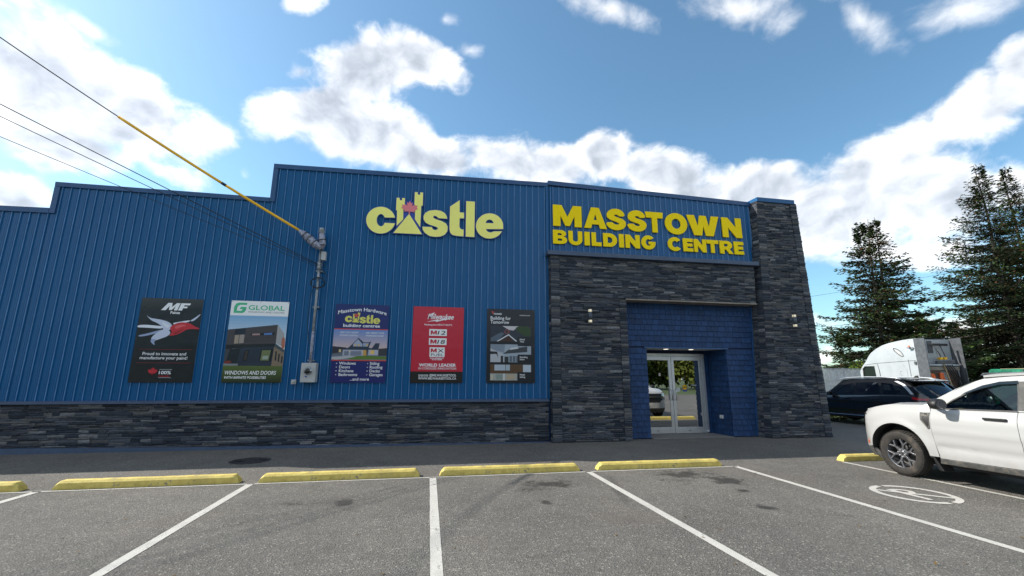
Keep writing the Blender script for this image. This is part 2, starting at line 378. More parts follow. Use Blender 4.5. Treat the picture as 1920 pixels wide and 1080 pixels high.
def panel(name, parent, outline, fn, m, holes=(), step=.08, rim=None, m2=None, smooth=True):
    """skin over a 2-D outline: cut to a grid, then fn(a,b)->(x,y,z); rim = vector the edge is folded back along"""
    polys = [[Vector((a, b, 0)) for a, b in c] for c in (outline, *holes)]
    flat = [v for c in polys for v in c]; tris = geometry.tessellate_polygon(polys)
    bm = bmesh.new(); bv = [bm.verts.new(v) for v in flat]
    for t in tris:
        try: bm.faces.new([bv[i] for i in t])
        except ValueError: pass
    bmesh.ops.remove_doubles(bm, verts=bm.verts, dist=1e-5)
    sa, sb = step if isinstance(step, tuple) else (step, step)
    a0 = min(v.x for v in flat); a1 = max(v.x for v in flat); b0 = min(v.y for v in flat); b1 = max(v.y for v in flat)
    for lo, hi, st, no in ((a0, a1, sa, (1, 0, 0)), (b0, b1, sb, (0, 1, 0))):
        k = math.ceil(lo/st+1e-6)
        while k*st < hi-1e-6:
            co = Vector(no)*(k*st)
            bmesh.ops.bisect_plane(bm, geom=bm.verts[:]+bm.edges[:]+bm.faces[:], dist=1e-5, plane_co=co, plane_no=no); k += 1
    bmesh.ops.dissolve_degenerate(bm, dist=1e-5, edges=bm.edges)
    for v in bm.verts: v.co = Vector(fn(v.co.x, v.co.y))
    for f in bm.faces: f.smooth = smooth
    bmesh.ops.recalc_face_normals(bm, faces=bm.faces)
    if rim is not None:
        be = [e for e in bm.edges if e.is_boundary]
        mp = {}
        for e in be:
            q = []
            for v in e.verts:
                if v not in mp: mp[v] = (bm.verts.new(v.co), bm.verts.new(v.co+Vector(rim)))
                q.append(mp[v])
            f = bm.faces.new((q[0][0], q[1][0], q[1][1], q[0][1])); f.smooth = False
    me = bpy.data.meshes.new(name); bm.to_mesh(me); bm.free(); me.materials.append(MATS[m]); me.update()
    return link(name, me, parent)
def arc(cx, cy, r, a0, a1, n=14, ry=None):
    return [(cx+r*math.cos(R(a0+(a1-a0)*i/n)), cy+(ry or r)*math.sin(R(a0+(a1-a0)*i/n))) for i in range(n+1)]
# ------------------------------------------------------------------ ground
ASPH_Z = 0.
g = MB().add([(-400, -400, -.012), (700, -400, -.012), (700, 900, -.012), (-400, 900, -.012)], [(0, 1, 2, 3)], 'grass').build('ground'); tag(g, 'grassy ground around the parking lot', kind='structure')
a = MB().add([(-60, -17, 0), (60, -17, 0), (60, 12.5, 0), (24, 15.4, 0), (-60, 15.4, 0)], [(0, 1, 2, 3, 4)], 'asphalt').build('parking_lot'); tag(a, 'grey asphalt parking lot with dark oil stains', kind='structure')
yard = MB().add([(21, 19, -.006), (60, 15, -.006), (60, 31, -.006), (21, 31, -.006)], [(0, 1, 2, 3)], 'asphalt').build('truck_yard'); tag(yard, 'paved yard beyond the grass under the semi truck', kind='structure')

def line(x0, y0, x1, y1, w, lab):
    d = Vector((x1-x0, y1-y0, 0)); n = Vector((-d.y, d.x, 0)).normalized()*(w/2); k = max(2, int(d.length/.25)); vs = []; fs = []
    rr = random.Random(int(x0*100+y0*7))
    for i in range(k+1):
        p = Vector((x0, y0, .004))+d*(i/k); j = rr.uniform(-.004, .004)
        vs += [p+n*(1+j*8), p-n*(1+rr.uniform(-.06, .06))]
    for i in range(k): fs.append((2*i, 2*i+1, 2*i+3, 2*i+2))
    tag(MB().add(vs, fs, 'line_paint').build('parking_line'), lab, kind='structure')
line(-5.38, 7.76, -5.33, .5, .105, 'white stall line at the left edge of the lot')
line(-2.62, 7.74, -2.62, .5, .105, 'white stall line left of the middle')
line(.11, 7.78, .13, .5, .105, 'white stall line running straight towards the viewer')
line(2.78, 7.78, 2.90, .5, .105, 'white stall line right of the middle')
line(5.65, 7.80, 5.58, .5, .105, 'white stall line left of the painted symbol')
line(8.06, 7.80, 8.05, .5, .09, 'white stall line beside the white pickup')
line(-8.4, 7.70, 5.72, 7.765, .045, 'thin white line in front of the wheel stops')

# painted no-parking symbol: ring, letter P and a bar
def ring(cx, cy, rx, ry, w, a0, a1, n=40):
    vs = []; fs = []
    for i in range(n+1):
        t = R(a0+(a1-a0)*i/n); vs += [(cx+rx*math.cos(t), cy+ry*math.sin(t), .0045), (cx+(rx-w)*math.cos(t), cy+(ry-w)*math.sin(t), .0045)]
    for i in range(n): fs.append((2*i, 2*i+1, 2*i+3, 2*i+2))
    return vs, fs
sx, sy, sr = 6.84, 5.56, .485
ps = MB()
for a0, a1 in ((-84, 86), (96, 266)):
    ps.add(*ring(sx, sy, sr, sr+.03, .085, a0, a1), 'line_paint')
def quadp(pts): ps.add([(sx+x, sy+y, .0047) for x, y in pts], [(0, 1, 2, 3)], 'line_paint')
quadp([(-.14, -.30), (-.06, -.30), (-.06, .29), (-.14, .29)])
pv, pf = ring(sx-.06, sy+.14, .19, .15, .075, -90, 90, 16); ps.add([(x, y, .0047) for x, y, z in pv], pf, 'line_paint')
ps.add([(sx+.33, sy-.36, .0051), (sx+.38, sy-.31, .0051), (sx-.33, sy+.37, .0051), (sx-.38, sy+.32, .0051)], [(0, 1, 2, 3)], 'line_paint')
tag(ps.build('painted_symbol'), 'white painted no-parking circle with a P on the asphalt beside the pickup', kind='structure')

# ------------------------------------------------------------------ wheel stops
def stop_mesh():
    b = MB(); n = 18; L = 2.44; rr = random.Random(3)
    prof = [(-.088, 0), (-.085, .085), (-.052, .118), (.052, .118), (.085, .085), (.088, 0)]
    vs = []; fs = []
    xs = [-L/2, -L/2+.075]+[(-L/2+.1)+(L-.2)*i/n for i in range(n+1)]+[L/2-.075, L/2]
    for i, x in enumerate(xs):
        for (y, z) in prof:
            e = 1.
            if i in (0, len(xs)-1): zz = z*.62 if z > 0 else 0; yy = y*.9
            elif i in (1, len(xs)-2): zz = z*.985; yy = y
            else: zz = z; yy = y
            vs.append((x+(.03 if i == 0 else -.03 if i == len(xs)-1 else 0)*(z/.118), yy+rr.uniform(-.002, .002), zz+(rr.uniform(-.0025, .0025) if z > 0 else 0)))
    k = len(prof)
    for i in range(len(xs)-1):
        for j in range(k-1): fs.append((i*k+j, i*k+j+1, (i+1)*k+j+1, (i+1)*k+j))
    fs.append(tuple(range(k))); fs.append(tuple((len(xs)-1)*k+j for j in range(k-1, -1, -1)))
    b.add(vs, fs, 'curb_yellow'); return b
for i, (xc, y, rz, lab) in enumerate(((-6.86, 7.86, -.01, 'yellow concrete wheel stop cut off by the left edge of the photo'), (-4.04, 7.885, .01, 'longest-looking yellow wheel stop, in front of the manhole cover'), (-1.32, 7.885, .012, 'yellow wheel stop in front of the electric meter, left of the straight white line'), (1.44, 7.905, 0, 'yellow wheel stop just right of the straight white line'), (4.21, 7.915, -.008, 'yellow wheel stop in front of the stone porch and door'), (9.33, 7.93, 0, 'yellow wheel stop under the front bumper of the white pickup'))):
    o = stop_mesh().build('wheel_stop', None, .004); o.location = (xc, y, 0.001); o.rotation_euler.z = rz
    tag(o, lab, 'wheel stop', 'yellow wheel stops')

mh = thing('manhole_cover', 'dark round manhole cover with two small puddles beside the building', 'manhole', (-3.37, 9.78, 0))
MB().lathe([(0, .008), (.25, .008), (.27, .003), (.285, .003), (.29, .010), (.34, .010), (.36, .002)], (0, 0, 0), 'z', 'iron', 40).build('cover', mh)
for px, py, rx, ry in ((-.17, -.05, .09, .10), (.2, .09, .055, .09)):
    MB().add([(px+rx*math.cos(t*.5)*(1+.15*math.sin(3*t*.5)), py+ry*math.sin(t*.5), .0115) for t in range(13)], [tuple(range(13))], 'water').build('puddle', mh)
# ------------------------------------------------------------------ the store
WY = 11.38                                   # face of the metal cladding
store = thing('store_building', 'long blue metal-clad store with a dark stone base and stone entrance porch', 'building', (0, WY, 0))
store.location = (0, 0, 0)
core = MB()
core.box(-14, 5.2, 11.43, 30, 0, 5.2, 'blue_trim').box(5.2, 5.85, 11.556, 30, 0, 5.2, 'mortar').box(8.45, 10.85, 11.56, 30, 0, 5.2, 'blue_trim').box(5.86, 8.44, 11.56, 30, 2.52, 5.2, 'mortar').box(5.86, 8.44, 16, 30, 0, 2.5, 'mortar')
core.box(-14, -8.81, 11.432, 11.6, 5.2, 5.3, 'mortar').box(-8.80, -4.17, 11.432, 11.6, 5.2, 5.95, 'mortar').box(-4.16, 9.6, 11.432, 11.6, 5.2, 6.95, 'mortar')
core.box(3.12, 9.2, 11.19, 11.42, 3.76, 4.87, 'mortar').box(3.12, 5.2, 11.19, 11.42, 0, 3.758, 'mortar').box(-14, 3.0, 11.345, 11.42, .0, 1.0, 'mortar')
core.box(5.2, 5.92, 11.515, 11.555, 0, 3.75, 'shingle_back').box(8.41, 9.40, 11.515, 11.555, 0, 3.75, 'shingle_back').box(5.92, 8.41, 11.515, 11.555, 2.46, 3.75, 'shingle_back')
core.build('wall', store)
# interior seen through the door glass
MB().box(5.86, 8.44, 12.5, 15.98, .0, .012, 'concrete').box(6.4, 7.4, 14.8, 15.4, .02, 1.3, 'interior').box(7.7, 8.2, 14.2, 15.0, .02, 1.9, 'interior').build('shop_interior', store)

# -- ribbed metal panels: five ribs each
RIB = .1748
def panel_profile(nr, w=None):
    pts = []
    for i in range(nr):
        x = i*RIB
        pts += [(x, 0), (x+.048, 0), (x+.054, -.0045), (x+.066, -.0045), (x+.072, 0), (x+.088, 0), (x+.094, -.0045), (x+.106, -.0045), (x+.112, 0), (x+.116, 0), (x+.142, -.026), (x+.158, -.026), (x+.170, 0)]
    pts.append((nr*RIB, 0)); return pts
_pm = {}
def metal_panel(x0, nr, z0, z1, lab=None):
    key = (nr, z0, z1)
    if key not in _pm:
        pr = panel_profile(nr); vs = [(x, y, z) for z in (0, (z1-z0)*.5, z1-z0) for x, y in pr]; n = len(pr)
        b = MB().add(vs, [(j*n+i, j*n+i+1, (j+1)*n+i+1, (j+1)*n+i) for j in (0, 1) for i in range(n-1) if i % 13 != 10], 'blue_metal')
        b.add(vs, [(j*n+i, j*n+i+1, (j+1)*n+i+1, (j+1)*n+i) for j in (0, 1) for i in range(n-1) if i % 13 == 10], 'rib_highlight')   # paler blue on each crown, a painted stand-in for the sky highlight
        for k in range(nr):                                   # screws
            for z in ([.35, 1.55, 2.75, 3.95, 5.1] if k % 5 == 2 else [.95, 2.15, 3.35, 4.55]):
                if z < z1-z0-.1 and k % 2 == 0:
                    xx = k*RIB+(.153 if k % 5 == 2 else .03); yy = -.0262 if k % 5 == 2 else -.0005
                    b.add([(xx+.009*math.cos(a*1.0472), yy-.004, z+.009*math.sin(a*1.0472)) for a in range(6)], [tuple(range(6))], 'dark_metal')
        o = b.build('metal_panel', store, fixn=False); _pm[key] = o.data
        for p in o.data.polygons:
            if p.normal.y > .2: p.flip()
        o.location = (x0, WY, z0); return o
    return link('metal_panel', _pm[key], store, (x0, WY, z0))
def run_panels(xa, xb, z0, z1):
    x = xa
    while x < xb-.02:
        nr = min(5, round((xb-x)/RIB)); nr = max(nr, 1); metal_panel(x, nr, z0, z1); x += nr*RIB+.0008
run_panels(-8.805-5*RIB*6-.004, -8.81, 1.07, 5.33); run_panels(-8.80, -4.16, 1.07, 5.98); run_panels(-4.15, 3.09, 1.07, 6.98); run_panels(3.10, 9.58, 4.8, 6.98)

def coping(x0, z0, x1, z1, h=.125, nm='coping'):
    return MB().hexa([(x0, 11.335, z0-h), (x1, 11.335, z1-h), (x1, 11.66, z1-h), (x0, 11.66, z0-h), (x0, 11.33, z0), (x1, 11.33, z1), (x1, 11.66, z1), (x0, 11.66, z0)], 'blue_trim').build(nm, store, .004)
coping(-14, 5.34, -8.815, 5.41); coping(-8.81, 6.06, -4.165, 6.02+.02, .11); coping(-4.16, 6.97, 3.095, 7.085, .12); coping(3.10, 7.15, 9.60, 7.0, .125)
def rake(x, z0, z1):
    return MB().hexa([(x, 11.337, z0), (x+.115, 11.337, z0), (x+.115, 11.658, z0), (x, 11.658, z0), (x, 11.337, z1), (x+.115, 11.337, z1), (x+.115, 11.658, z1), (x, 11.658, z1)], 'blue_trim').build('rake_trim', store, .004)
rake(-8.812, 5.29, 5.945); rake(-4.162, 5.94, 6.845)
box('corner_post', store, 3.03, 3.10, 11.34, 11.40, 4.98, 6.98, 'blue_metal', .004)

# -- sills, ledges and flashing
x = -14.
while x < 3.0:
    x2 = min(x+3.05, 3.05)
    MB().hexa([(x, 11.255, 1.005), (x2-.004, 11.255, 1.005), (x2-.004, 11.375, 1.005), (x, 11.375, 1.005), (x, 11.255, 1.052), (x2-.004, 11.255, 1.052), (x2-.004, 11.375, 1.075), (x, 11.375, 1.075)], 'slate_trim').build('stone_sill', store, .003)
    x = x2
vs = []; xs = [-14, -10, -8.7, -6.7, -4.7, -2.5, -1.2, .5, 2, 3.05]; hs = [.13, .125, .12, .09, .062, .05, .045, .03, .022, .018]
for xx, hh in zip(xs, hs): vs += [(xx, 11.285, -.01), (xx, 11.285, hh), (xx, 11.335, hh+.006)]
MB().add(vs, [f for i in range(len(xs)-1) for f in ((3*i, 3*i+3, 3*i+4, 3*i+1), (3*i+1, 3*i+4, 3*i+5, 3*i+2))], 'slate_trim').build('base_flashing', store)
MB().box(3.0, 9.46, 11.075, 11.375, 4.885, 5.0, 'slate_trim').build('porch_ledge', store, .006)
MB().box(5.23, 9.30, 11.13, 11.52, 3.715, 3.752, 'wood_soffit').build('porch_soffit', store, .003)
MB().box(5.90, 8.44, 11.49, 12.30, 2.435, 2.462, 'white_soffit').build('door_soffit', store)
MB().box(5.86, 8.47, 11.478, 11.489, 2.43, 2.47, 'blue_trim').build('head_trim', store)
for dx in (6.72, 7.52):
    MB().lathe([(0, -.006), (.055, -.006), (.07, -.002), (.07, .001)], (dx, 11.85, 2.433), 'z', 'downlight', 20).build('downlight', store)
MB().box(5.95, 8.36, 11.40, 12.45, .0, .022, 'concrete').build('threshold', store, .004)

# -- ledgestone
STONES = []
rs = random.Random(11)
def tone():
    k = rs.random()
    if k < .34: v = rs.uniform(.023, .043); c = (v*.74, v*.98, v*1.45)
    elif k < .78: v = rs.uniform(.050, .092); c = (v*.89, v*.99, v*1.22)
    elif k < .93: v = rs.uniform(.075, .125); c = (v*.99, v, v*1.05)
    else: v = rs.uniform(.11, .19); c = (v*.97, v, v*1.06)
    return c
def stone_field(pos, width, n, z0, z1, lmin=.14, lmax=.46, proud=(.012, .04), quoin=False):
    z = z0
    while z < z1-.012:
        h = rs.choice((.030, .036, .044, .044, .056, .07)) if not quoin else rs.choice((.05, .06, .085))
        h = min(h, z1-z)
        if z1-(z+h) < .02: h = z1-z
        w = width(z+h/2); a = 0. if quoin else -rs.uniform(0, .3)
        while a < w-.005:
            l = w if quoin else rs.uniform(lmin, lmax)*(1 if h < .08 else .8)
            a0 = max(a, 0.); a1 = min(a+l, w)
            if w-a1 < .06: a1 = w
            if a1-a0 > .015: STONES.append((pos, n, a0+.0015, a1-.0015, z+.0015, z+h-.0015, rs.uniform(*proud), tone()))
            a = a1 if a1 == w else a+l
        z += h
def plane(x0, y): return lambda a, z: Vector((x0+a, y, z))
NY = Vector((0, -1, 0))
stone_field(plane(-13.5, 11.345), lambda z: 16.54, NY, .03, 1.0)
stone_field(plane(3.35, 11.19), lambda z: 1.68, NY, .015, 3.76)
stone_field(plane(3.35, 11.19), lambda z: 5.95+.055*(z-3.7), NY, 3.76, 4.885)
stone_field(plane(3.10, 11.19), lambda z: .245, NY, .012, 4.885, proud=(.035, .05), quoin=True)
stone_field(plane(5.035, 11.19), lambda z: .205, NY, .015, 3.72, proud=(.035, .05), quoin=True)
stone_field(lambda a, z: Vector((3.10, 11.385-a, z)), lambda z: .19, Vector((-1, 0, 0)), .012, 4.885, proud=(.012, .03), quoin=True)
# battered pillar
PL = lambda z: 9.30+.0525*z
PR = lambda z: 11.19-.0235*z
PF = lambda z: 11.08+.006*z
PS = lambda z: (9.165+.0585*z, 11.52)
PTOP = 6.965
mbp = MB().hexa([(PL(0)+.02, PF(0)+.02, 0), (PR(0)-.02, PF(0)+.02, 0), (PR(0)-.02, 12.4, 0), (PS(0)[0]+.02, 12.4, 0), (PL(PTOP)+.02, PF(PTOP)+.02, PTOP), (PR(PTOP)-.02, PF(PTOP)+.02, PTOP), (PR(PTOP)-.02, 12.4, PTOP), (PS(PTOP)[0]+.02, 12.4, PTOP)], 'mortar')
mbp.build('pillar', store)
stone_field(lambda a, z: Vector((PL(z)+.25+a, PF(z)+.02, z)), lambda z: PR(z)-PL(z)-.46, NY, .01, PTOP)
stone_field(lambda a, z: Vector((PL(z)-.012+a, PF(z)+.02, z)), lambda z: .26, NY, .008, PTOP, proud=(.03, .045), quoin=True)
stone_field(lambda a, z: Vector((PR(z)-.205+a, PF(z)+.02, z)), lambda z: .225, NY, .008, PTOP, proud=(.035, .05), quoin=True)
def pside(a, z):
    p = Vector((PS(z)[0], PS(z)[1], z)); q = Vector((PL(z), PF(z)+.02, z)); d = q-p; return p+d*(a/d.length)
wside = lambda z: (Vector((PL(z), PF(z)+.02))-Vector(PS(z))).length
NS = Vector((-.96, -.28, 0)).normalized()
stone_field(pside, lambda z: wside(z)*.52, NS, .01, PTOP, .1, .24, (.006, .02))
stone_field(lambda a, z: pside(a+wside(z)*.52, z), lambda z: wside(z)*.48, NS, .01, PTOP, proud=(.016, .03), quoin=True)
stone_field(lambda a, z: Vector((PR(z)-.02, PF(z)+.02+a, z)), lambda z: .28, Vector((1, 0, 0)), .01, PTOP, proud=(.02, .035), quoin=True)
stone_field(lambda a, z: Vector((PR(z)-.02, PF(z)+.3+a, z)), lambda z: 1.0, Vector((1, 0, 0)), .01, PTOP)
def stone_geo(b, s):
    pos, n, a0, a1, z0, z1, pr, col = s; nx = max(1, min(4, int((a1-a0)/.11)));nz = 2; grid = []
    for j in range(nz+1):
        for i in range(nx+1):
            e = (i in (0, nx))+(j in (0, nz))
            d = pr-(.009*e)+rs.uniform(-.006, .006); d = max(d, .002)
            grid.append(pos(a0+(a1-a0)*i/nx, z0+(z1-z0)*j/nz)+n*d)
    w = nx+1; fs = [(j*w+i, j*w+i+1, (j+1)*w+i+1, (j+1)*w+i) for j in range(nz) for i in range(nx)]
    per = [(i, 0) for i in range(nx+1)]+[(nx, j) for j in range(1, nz+1)]+[(i, nz) for i in range(nx-1, -1, -1)]+[(0, j) for j in range(nz-1, 0, -1)]
    k0 = len(grid); vs = grid+[pos(a0+(a1-a0)*i/nx, z0+(z1-z0)*j/nz) for i, j in per]
    for q in range(len(per)):
        i, j = per[q]; i2, j2 = per[(q+1) % len(per)]
        fs.append((j*w+i, k0+q, k0+(q+1) % len(per), j2*w+i2))
    b.add(vs, fs, 'stone', col)
def seen_size(p, n, area):
    d = p-Vector((0, 0, EYE)); dist = d.length; c = -(d.normalized()).dot(n)
    v = Vector((d.dot(rgt), d.dot(upv), d.dot(fwd)))
    if v.z <= 0 or abs(v.x/v.z)*FPX > 955 or c <= 0: return 0
    return area*c/dist**2
def split_pieces(items, geo, name, stuffname, limit=298):
    order = sorted(range(len(items)), key=lambda i: -items[i][0])
    for i in order[:limit]:
        b = MB(); geo(b, items[i][1]); b.build(name, store)
    b = MB()
    for i in order[limit:]: geo(b, items[i][1])
    tag(b.build(stuffname, store), kind='stuff')
it = [(seen_size(s[0]((s[2]+s[3])/2, (s[4]+s[5])/2), s[1], (s[3]-s[2])*(s[5]-s[4])), s) for s in STONES]
split_pieces(it, stone_geo, 'stone', 'ledgestone')

# -- blue shingles
SH = []
def shingle_field(pos, width, n, z0, z1):
    row = (z1-z0)/max(1, round((z1-z0)/.1478)); z = z0; r = 0
    while z < z1-.01:
        w = width(z+row/2); a = -rs.uniform(0, .15)
        while a < w-.002:
            l = rs.uniform(.11, .235); a0 = max(0, a); a1 = min(w, a+l)
            if w-a1 < .04: a1 = w
            if a1-a0 > .02:
                v = rs.uniform(.80, 1.22); SH.append((pos, n, a0+.0035, a1-.0035, z+.007, min(z+row+.003, z1), rs.uniform(0, .003), (.0105*v, .043*v, .128*v)))
            a = a1 if a1 == w else a+l
        z += row
def shingle_geo(b, s):
    pos, n, a0, a1, z0, z1, j, col = s
    b.hexa([pos(a0, z0-j), pos(a1, z0-j), pos(a1, z1), pos(a0, z1), pos(a0, z0-j)+n*.026, pos(a1, z0-j)+n*.026, pos(a1, z1)+n*.004, pos(a0, z1)+n*.004], 'shingle', col)
shingle_field(plane(5.245, 11.514), lambda z: .69, NY, .02, 2.43)
shingle_field(plane(8.405, 11.514), lambda z: .755+.0585*z, NY, .02, 2.43)
shingle_field(plane(5.245, 11.514), lambda z: 3.915+.0585*z, NY, 2.475, 3.71)
jl = Vector((8.405, 11.514, 0)); jr = Vector((8.335, 12.29, 0)); jd = (jr-jl); jn = Vector((-jd.y, jd.x, 0)).normalized(); jn = jn if jn.x < 0 else -jn
shingle_field(lambda a, z: Vector((jl.x, jl.y, z))+jd.normalized()*a, lambda z: jd.length, jn, .02, 2.435)
shingle_field(plane(8.205, 12.305), lambda z: .13, NY, .02, 2.435)
it = [(seen_size(s[0]((s[2]+s[3])/2, (s[4]+s[5])/2), s[1], (s[3]-s[2])*(s[5]-s[4])), s) for s in SH]
split_pieces(it, shingle_geo, 'shingle', 'shingle_courses')
MB().hexa([(9.135, 11.47, .02), (9.165, 11.47, .02), (9.165, 11.515, .02), (9.135, 11.515, .02), (9.35, 11.47, 3.71), (9.38, 11.47, 3.71), (9.38, 11.515, 3.71), (9.35, 11.515, 3.71)], 'blue_trim').build('corner_board', store)
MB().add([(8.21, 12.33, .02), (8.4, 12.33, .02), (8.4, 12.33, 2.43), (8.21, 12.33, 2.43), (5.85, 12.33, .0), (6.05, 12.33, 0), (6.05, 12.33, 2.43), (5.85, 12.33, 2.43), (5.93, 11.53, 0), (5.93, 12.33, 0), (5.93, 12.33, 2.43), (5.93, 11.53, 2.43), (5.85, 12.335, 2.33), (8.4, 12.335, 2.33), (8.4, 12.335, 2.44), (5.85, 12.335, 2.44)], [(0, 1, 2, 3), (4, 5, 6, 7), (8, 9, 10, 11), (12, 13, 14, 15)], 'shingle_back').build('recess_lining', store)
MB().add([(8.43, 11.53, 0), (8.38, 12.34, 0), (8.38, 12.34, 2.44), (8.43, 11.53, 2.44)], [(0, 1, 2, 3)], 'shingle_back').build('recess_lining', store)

# -- pillar cap
MB().hexa([(9.665, 11.095, 6.945), (10.98, 11.095, 6.945), (10.98, 12.4, 6.945), (9.57, 12.4, 6.945), (9.665, 11.09, 7.075), (10.98, 11.09, 7.075), (10.98, 12.4, 7.075), (9.57, 12.4, 7.075)], 'blue_metal').build('pillar_cap', store, .004)

# -- the doors
fr = MB().box(6.02, 6.10, 12.28, 12.42, .02, 2.335, 'silver').box(8.12, 8.205, 12.28, 12.42, .02, 2.335, 'silver').box(6.10, 8.12, 12.285, 12.415, 2.255, 2.335, 'silver')
fr.build('door_frame', store, .004)
for x0, x1, hx in ((6.105, 7.105, 7.045), (7.117, 8.115, 7.18)):
    d = MB().box(x0, x0+.085, 12.30, 12.345, .03, 2.25, 'silver').box(x1-.085, x1, 12.30, 12.345, .03, 2.25, 'silver').box(x0+.085, x1-.085, 12.302, 12.343, 2.135, 2.25, 'silver').box(x0+.085, x1-.085, 12.302, 12.343, .03, .20, 'silver').build('door', store, .003)
    MB().box(x0+.08, x1-.08, 12.320, 12.326, .19, 2.14, 'door_glass').build('glass', d)
    MB().tube([(hx, 12.30, .98), (hx, 12.235, .985), (hx, 12.225, 1.0), (hx, 12.225, 1.25), (hx, 12.235, 1.265), (hx, 12.30, 1.27)], .0125, 'steel', 8).build('handle', d)
    MB().tube([(x0+.085, 12.37, 1.16), (x1-.085, 12.37, 1.16)], .016, 'steel', 8).build('push_bar', d)
    MB().box(x0+.42, x0+.50, 12.296, 12.302, .10, .115, 'dark_metal').build('kick_label', d)
MB().lathe([(0, -.05), (.035, -.05), (.04, -.04), (.04, 0)], (8.16, 12.28, 2.26), 'y', 'steel', 14).build('pivot', store)
MB().lathe([(0, -.05), (.03, -.05), (.035, -.04), (.035, 0)], (8.16, 12.28, .07), 'y', 'steel', 14).build('pivot', store)
def decal(name, cx, cz, w, h, col, rnd=False, z=0):
    y = 12.318-z
    pts = [(cx+w/2*math.cos(2*math.pi*k/20), y, cz+h/2*math.sin(2*math.pi*k/20)) for k in range(20)] if rnd else [(cx-w/2, y, cz-h/2), (cx+w/2, y, cz-h/2), (cx+w/2, y, cz+h/2), (cx-w/2, y, cz+h/2)]
    return MB().add(pts, [tuple(range(len(pts)))], 'print', col).build(name, store)
decal('sticker', 7.52, 1.30, .13, .16, (.012, .05, .35)); decal('sticker', 7.52, 1.34, .15, .15, (.75, .42, .01), True, .001); decal('sticker', 7.52, 1.345, .15, .022, (.01, .01, .01), False, .002)
decal('sticker', 6.73, 1.71, .055, .085, (.75, .75, .75)); decal('sticker', 6.73, 1.715, .03, .035, (.6, .12, .02), True, .001)
decal('sticker', 7.30, 1.27, .13, .11, (.55, .58, .56))
decal('sticker', 7.83, 1.40, .16, .022, (.45, .5, .6))
ol = thing('outlet_box', 'small white weatherproof outlet cover low on the blue shingled recess', 'outlet', (8.365, 11.86, .52), math.atan2(jd.y, jd.x))
MB().box(-.06, .06, -.005, .045, -.05, .05, 'slat_white').build('cover_plate', ol, .005).location.y = .0
MB().box(-.05, .05, .045, .06, -.03, .035, 'white_soffit').build('flap', ol, .004)

# -- wall lamps
def wall_lamp(x, y, z, lab):
    t = thing('wall_lamp', lab, 'wall lamp', (x, y, z), 0, 'up and down wall lamps on the stone porch')
    MB().box(-.06, .06, -.025, .0, -.09, .09, 'dark_metal').build('back_plate', t, .004)
    MB().box(-.02, .02, -.09, -.025, -.025, .025, 'dark_metal').build('arm', t)
    MB().lathe([(0, -.105), (.055, -.105), (.055, .105), (0, .105)], (0, -.135, 0), 'z', 'dark_metal', 20).build('body', t)
    for s in (-1, 1):
        MB().lathe([(0, s*.108), (.05, s*.108), (.05, s*.175), (0, s*.175)], (0, -.135, 0), 'z', 'lamp_glow', 20).build('diffuser', t)
        MB().lathe([(.051, s*.176), (.056, s*.176), (.056, s*.184), (0, s*.184)], (0, -.135, 0), 'z', 'dark_metal', 20).build('end_cap', t)
        for k in range(4):
            a = k*math.pi/2+.6; MB().tube([(.053*math.cos(a), -.135+.053*math.sin(a), s*.105), (.053*math.cos(a), -.135+.053*math.sin(a), s*.18)], .004, 'dark_metal', 5).build('strut', t)
wall_lamp(4.13, 11.155, 3.22, 'lit dark wall lamp on the stone left of the door')
wall_lamp(10.30, 11.065, 3.245, 'lit dark wall lamp on the tapered stone pillar right of the door')
# ------------------------------------------------------------------ raised letter signs
SY = WY-.03
LEAF = [(0, 1), (.13, .74), (.30, .83), (.22, .42), (.46, .62), (.52, .50), (.82, .55), (.74, .30), (.86, .20), (.50, -.08), (.55, -.24), (.06, -.17), (.06, -.5), (-.06, -.5), (-.06, -.17), (-.55, -.24), (-.50, -.08), (-.86, .20), (-.74, .30), (-.82, .55), (-.52, .50), (-.46, .62), (-.22, .42), (-.30, .83), (-.13, .74)]
def rnd(c, it=2):
    for _ in range(it):
        o = []
        for i, p in enumerate(c):
            q = c[(i+1) % len(c)]; o += [(.75*p[0]+.25*q[0], .75*p[1]+.25*q[1]), (.25*p[0]+.75*q[0], .25*p[1]+.75*q[1])]
        c = o
    return c
def ell(cx, cy, rx, ry, a0, a1, n=20): return [(cx+rx*math.cos(R(a0+(a1-a0)*i/n)), cy+ry*math.sin(R(a0+(a1-a0)*i/n))) for i in range(n+1)]
